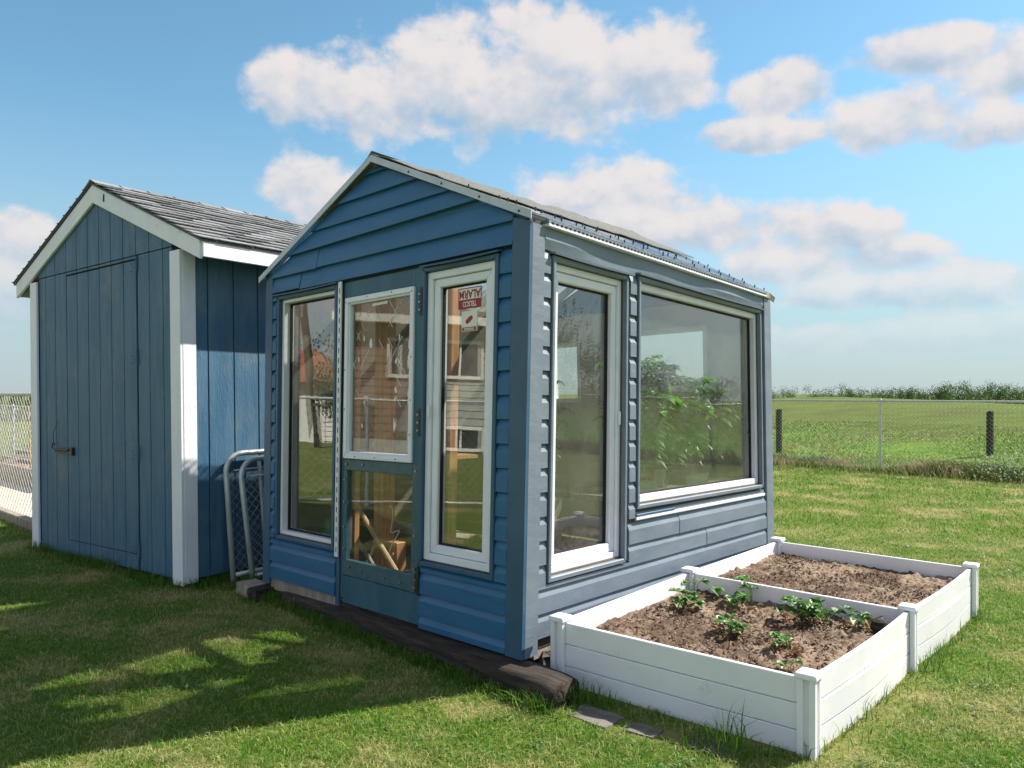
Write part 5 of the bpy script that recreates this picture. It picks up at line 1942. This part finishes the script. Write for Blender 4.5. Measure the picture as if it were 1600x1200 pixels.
# fence-line weeds and the field beyond
n = 42000
s = rng.uniform(0, 24, n)
off = rng.normal(.18, .28, n)
fx = q0[0] + fd[0] * s + .709 * off
fy = q0[1] + fd[1] * s + .7045 * off
cl = noise2(fx, fy, .9)
h = rng.uniform(.10, .32, n) * np.clip(.75 + 1.1 * cl, .25, 1.7)
blades('fence_weeds', fx, fy, h, rng.uniform(.008, .02, n), .6, 'tallgrass', 'uncut weeds and dry grass along the boundary fence', 2, gz(fx, fy))
n = 60000
x, y = scatter(n, 16, 46, .25, .85, 1.3)
k = (x + y > 22.0) & (x + y + 4 * noise2(x, y, .12) < 36)
x, y = x[k], y[k]
h = rng.uniform(.03, .09, len(x)) * np.clip(.9 + .9 * noise2(x, y, .35), .3, 2)
blades('field_grass', x, y, h, .0016 * y, .8, 'fieldgrass', 'bright green rough field grass beyond the fence', 1, gz(x, y))
n = 16000
s = rng.uniform(0, 9, n)
x, y = -10.6 + .73 * s + rng.normal(0, .1, n), 13.9 - .683 * s + rng.normal(0, .1, n)

# dense dark weed clumps by the fence
rg = random.Random(17)
for i, (px, py, r_, lab) in enumerate(((1475, 742, .42, 'small dark weed clump at the fence, right of the metal post'), (1548, 745, .62, 'tall dark weed clump at the fence below the right field post'), (1600, 752, .7, 'largest dark weed clump at the fence by the right edge'), (1275, 727, .4, 'low dark weed clump at the fence near the greenhouse'))):
    d = 1.45 * 1224 / (py - 615)
    c = Vector(((px - 800) / 1224 * d, d, 0)) + Vector((.709, .7045, 0)) * .15
    mb = MB()
    for k in range(620):
        a = rg.uniform(0, 6.28)
        rr_ = r_ * math.sqrt(rg.random())
        z = rg.uniform(.02, .42) * r_ * (1.15 - .8 * rr_ / r_) * 1.6
        p = c + Vector((math.cos(a) * rr_ * 1.2, math.sin(a) * rr_ * .8, z))
        aa = rg.uniform(0, 6.28)
        mb.leaf(p, (math.cos(aa), math.sin(aa), rg.uniform(-.2, .9)), (0, 0, 1), rg.uniform(.05, .11), rg.uniform(.02, .045), .3, .1)
    tag(mb.build('weed_clump', 'weed', fix=False, loc=tuple(c)), lab, 'weeds', 'weed clumps along the fence', 'stuff')

# flat broad-leaved weeds and clover among the grass
rg = random.Random(29)
mb = MB()
for i in range(110):
    x, y = scatter(1, 2.9, 11, -.7, .75, 1.1)
    x, y = float(x[0]), float(y[0])
    if x + y > 20 or not keep_mask(np.array([x]), np.array([y]))[0]:
        continue
    c = Vector((x, y, hill(x, y) + .012))
    for k in range(rg.randrange(7, 15)):
        a = rg.uniform(0, 6.28)
        p = c + Vector((math.cos(a), math.sin(a), 0)) * rg.uniform(0, .05) + Vector((0, 0, rg.uniform(0, .016)))
        mb.leaf(p, (math.cos(a), math.sin(a), rg.uniform(.1, .5)), (0, 0, 1), rg.uniform(.014, .034), rg.uniform(.008, .016), .5, .15)
tag(mb.build('lawn_weeds', 'weed', fix=False), 'flat broad-leaved weeds and clover leaves scattered in the lawn', 'weeds', kind='stuff')

# white clover heads sprinkled over the lawn
mb = MB()
for i in range(46):
    x, y = scatter(1, 5, 15, .1, .75, 1.0)
    x, y = float(x[0]), float(y[0])
    if x + y > 21 or not keep_mask(np.array([x]), np.array([y]))[0]:
        continue
    z = hill(x, y) + .045
    r_ = .011
    mb.add([(x - r_, y, z), (x, y - r_, z), (x + r_, y, z), (x, y + r_, z), (x, y, z + r_), (x, y, z - r_)], [(0, 1, 4), (1, 2, 4), (2, 3, 4), (3, 0, 4), (1, 0, 5), (2, 1, 5), (3, 2, 5), (0, 3, 5)])
tag(mb.build('clover_flowers', 'stickerwhite', fix=False), 'tiny white clover heads dotted over the lawn', 'flowers', kind='stuff')

for o in bpy.data.objects:
    if '_w' in o:
        del o['_w']
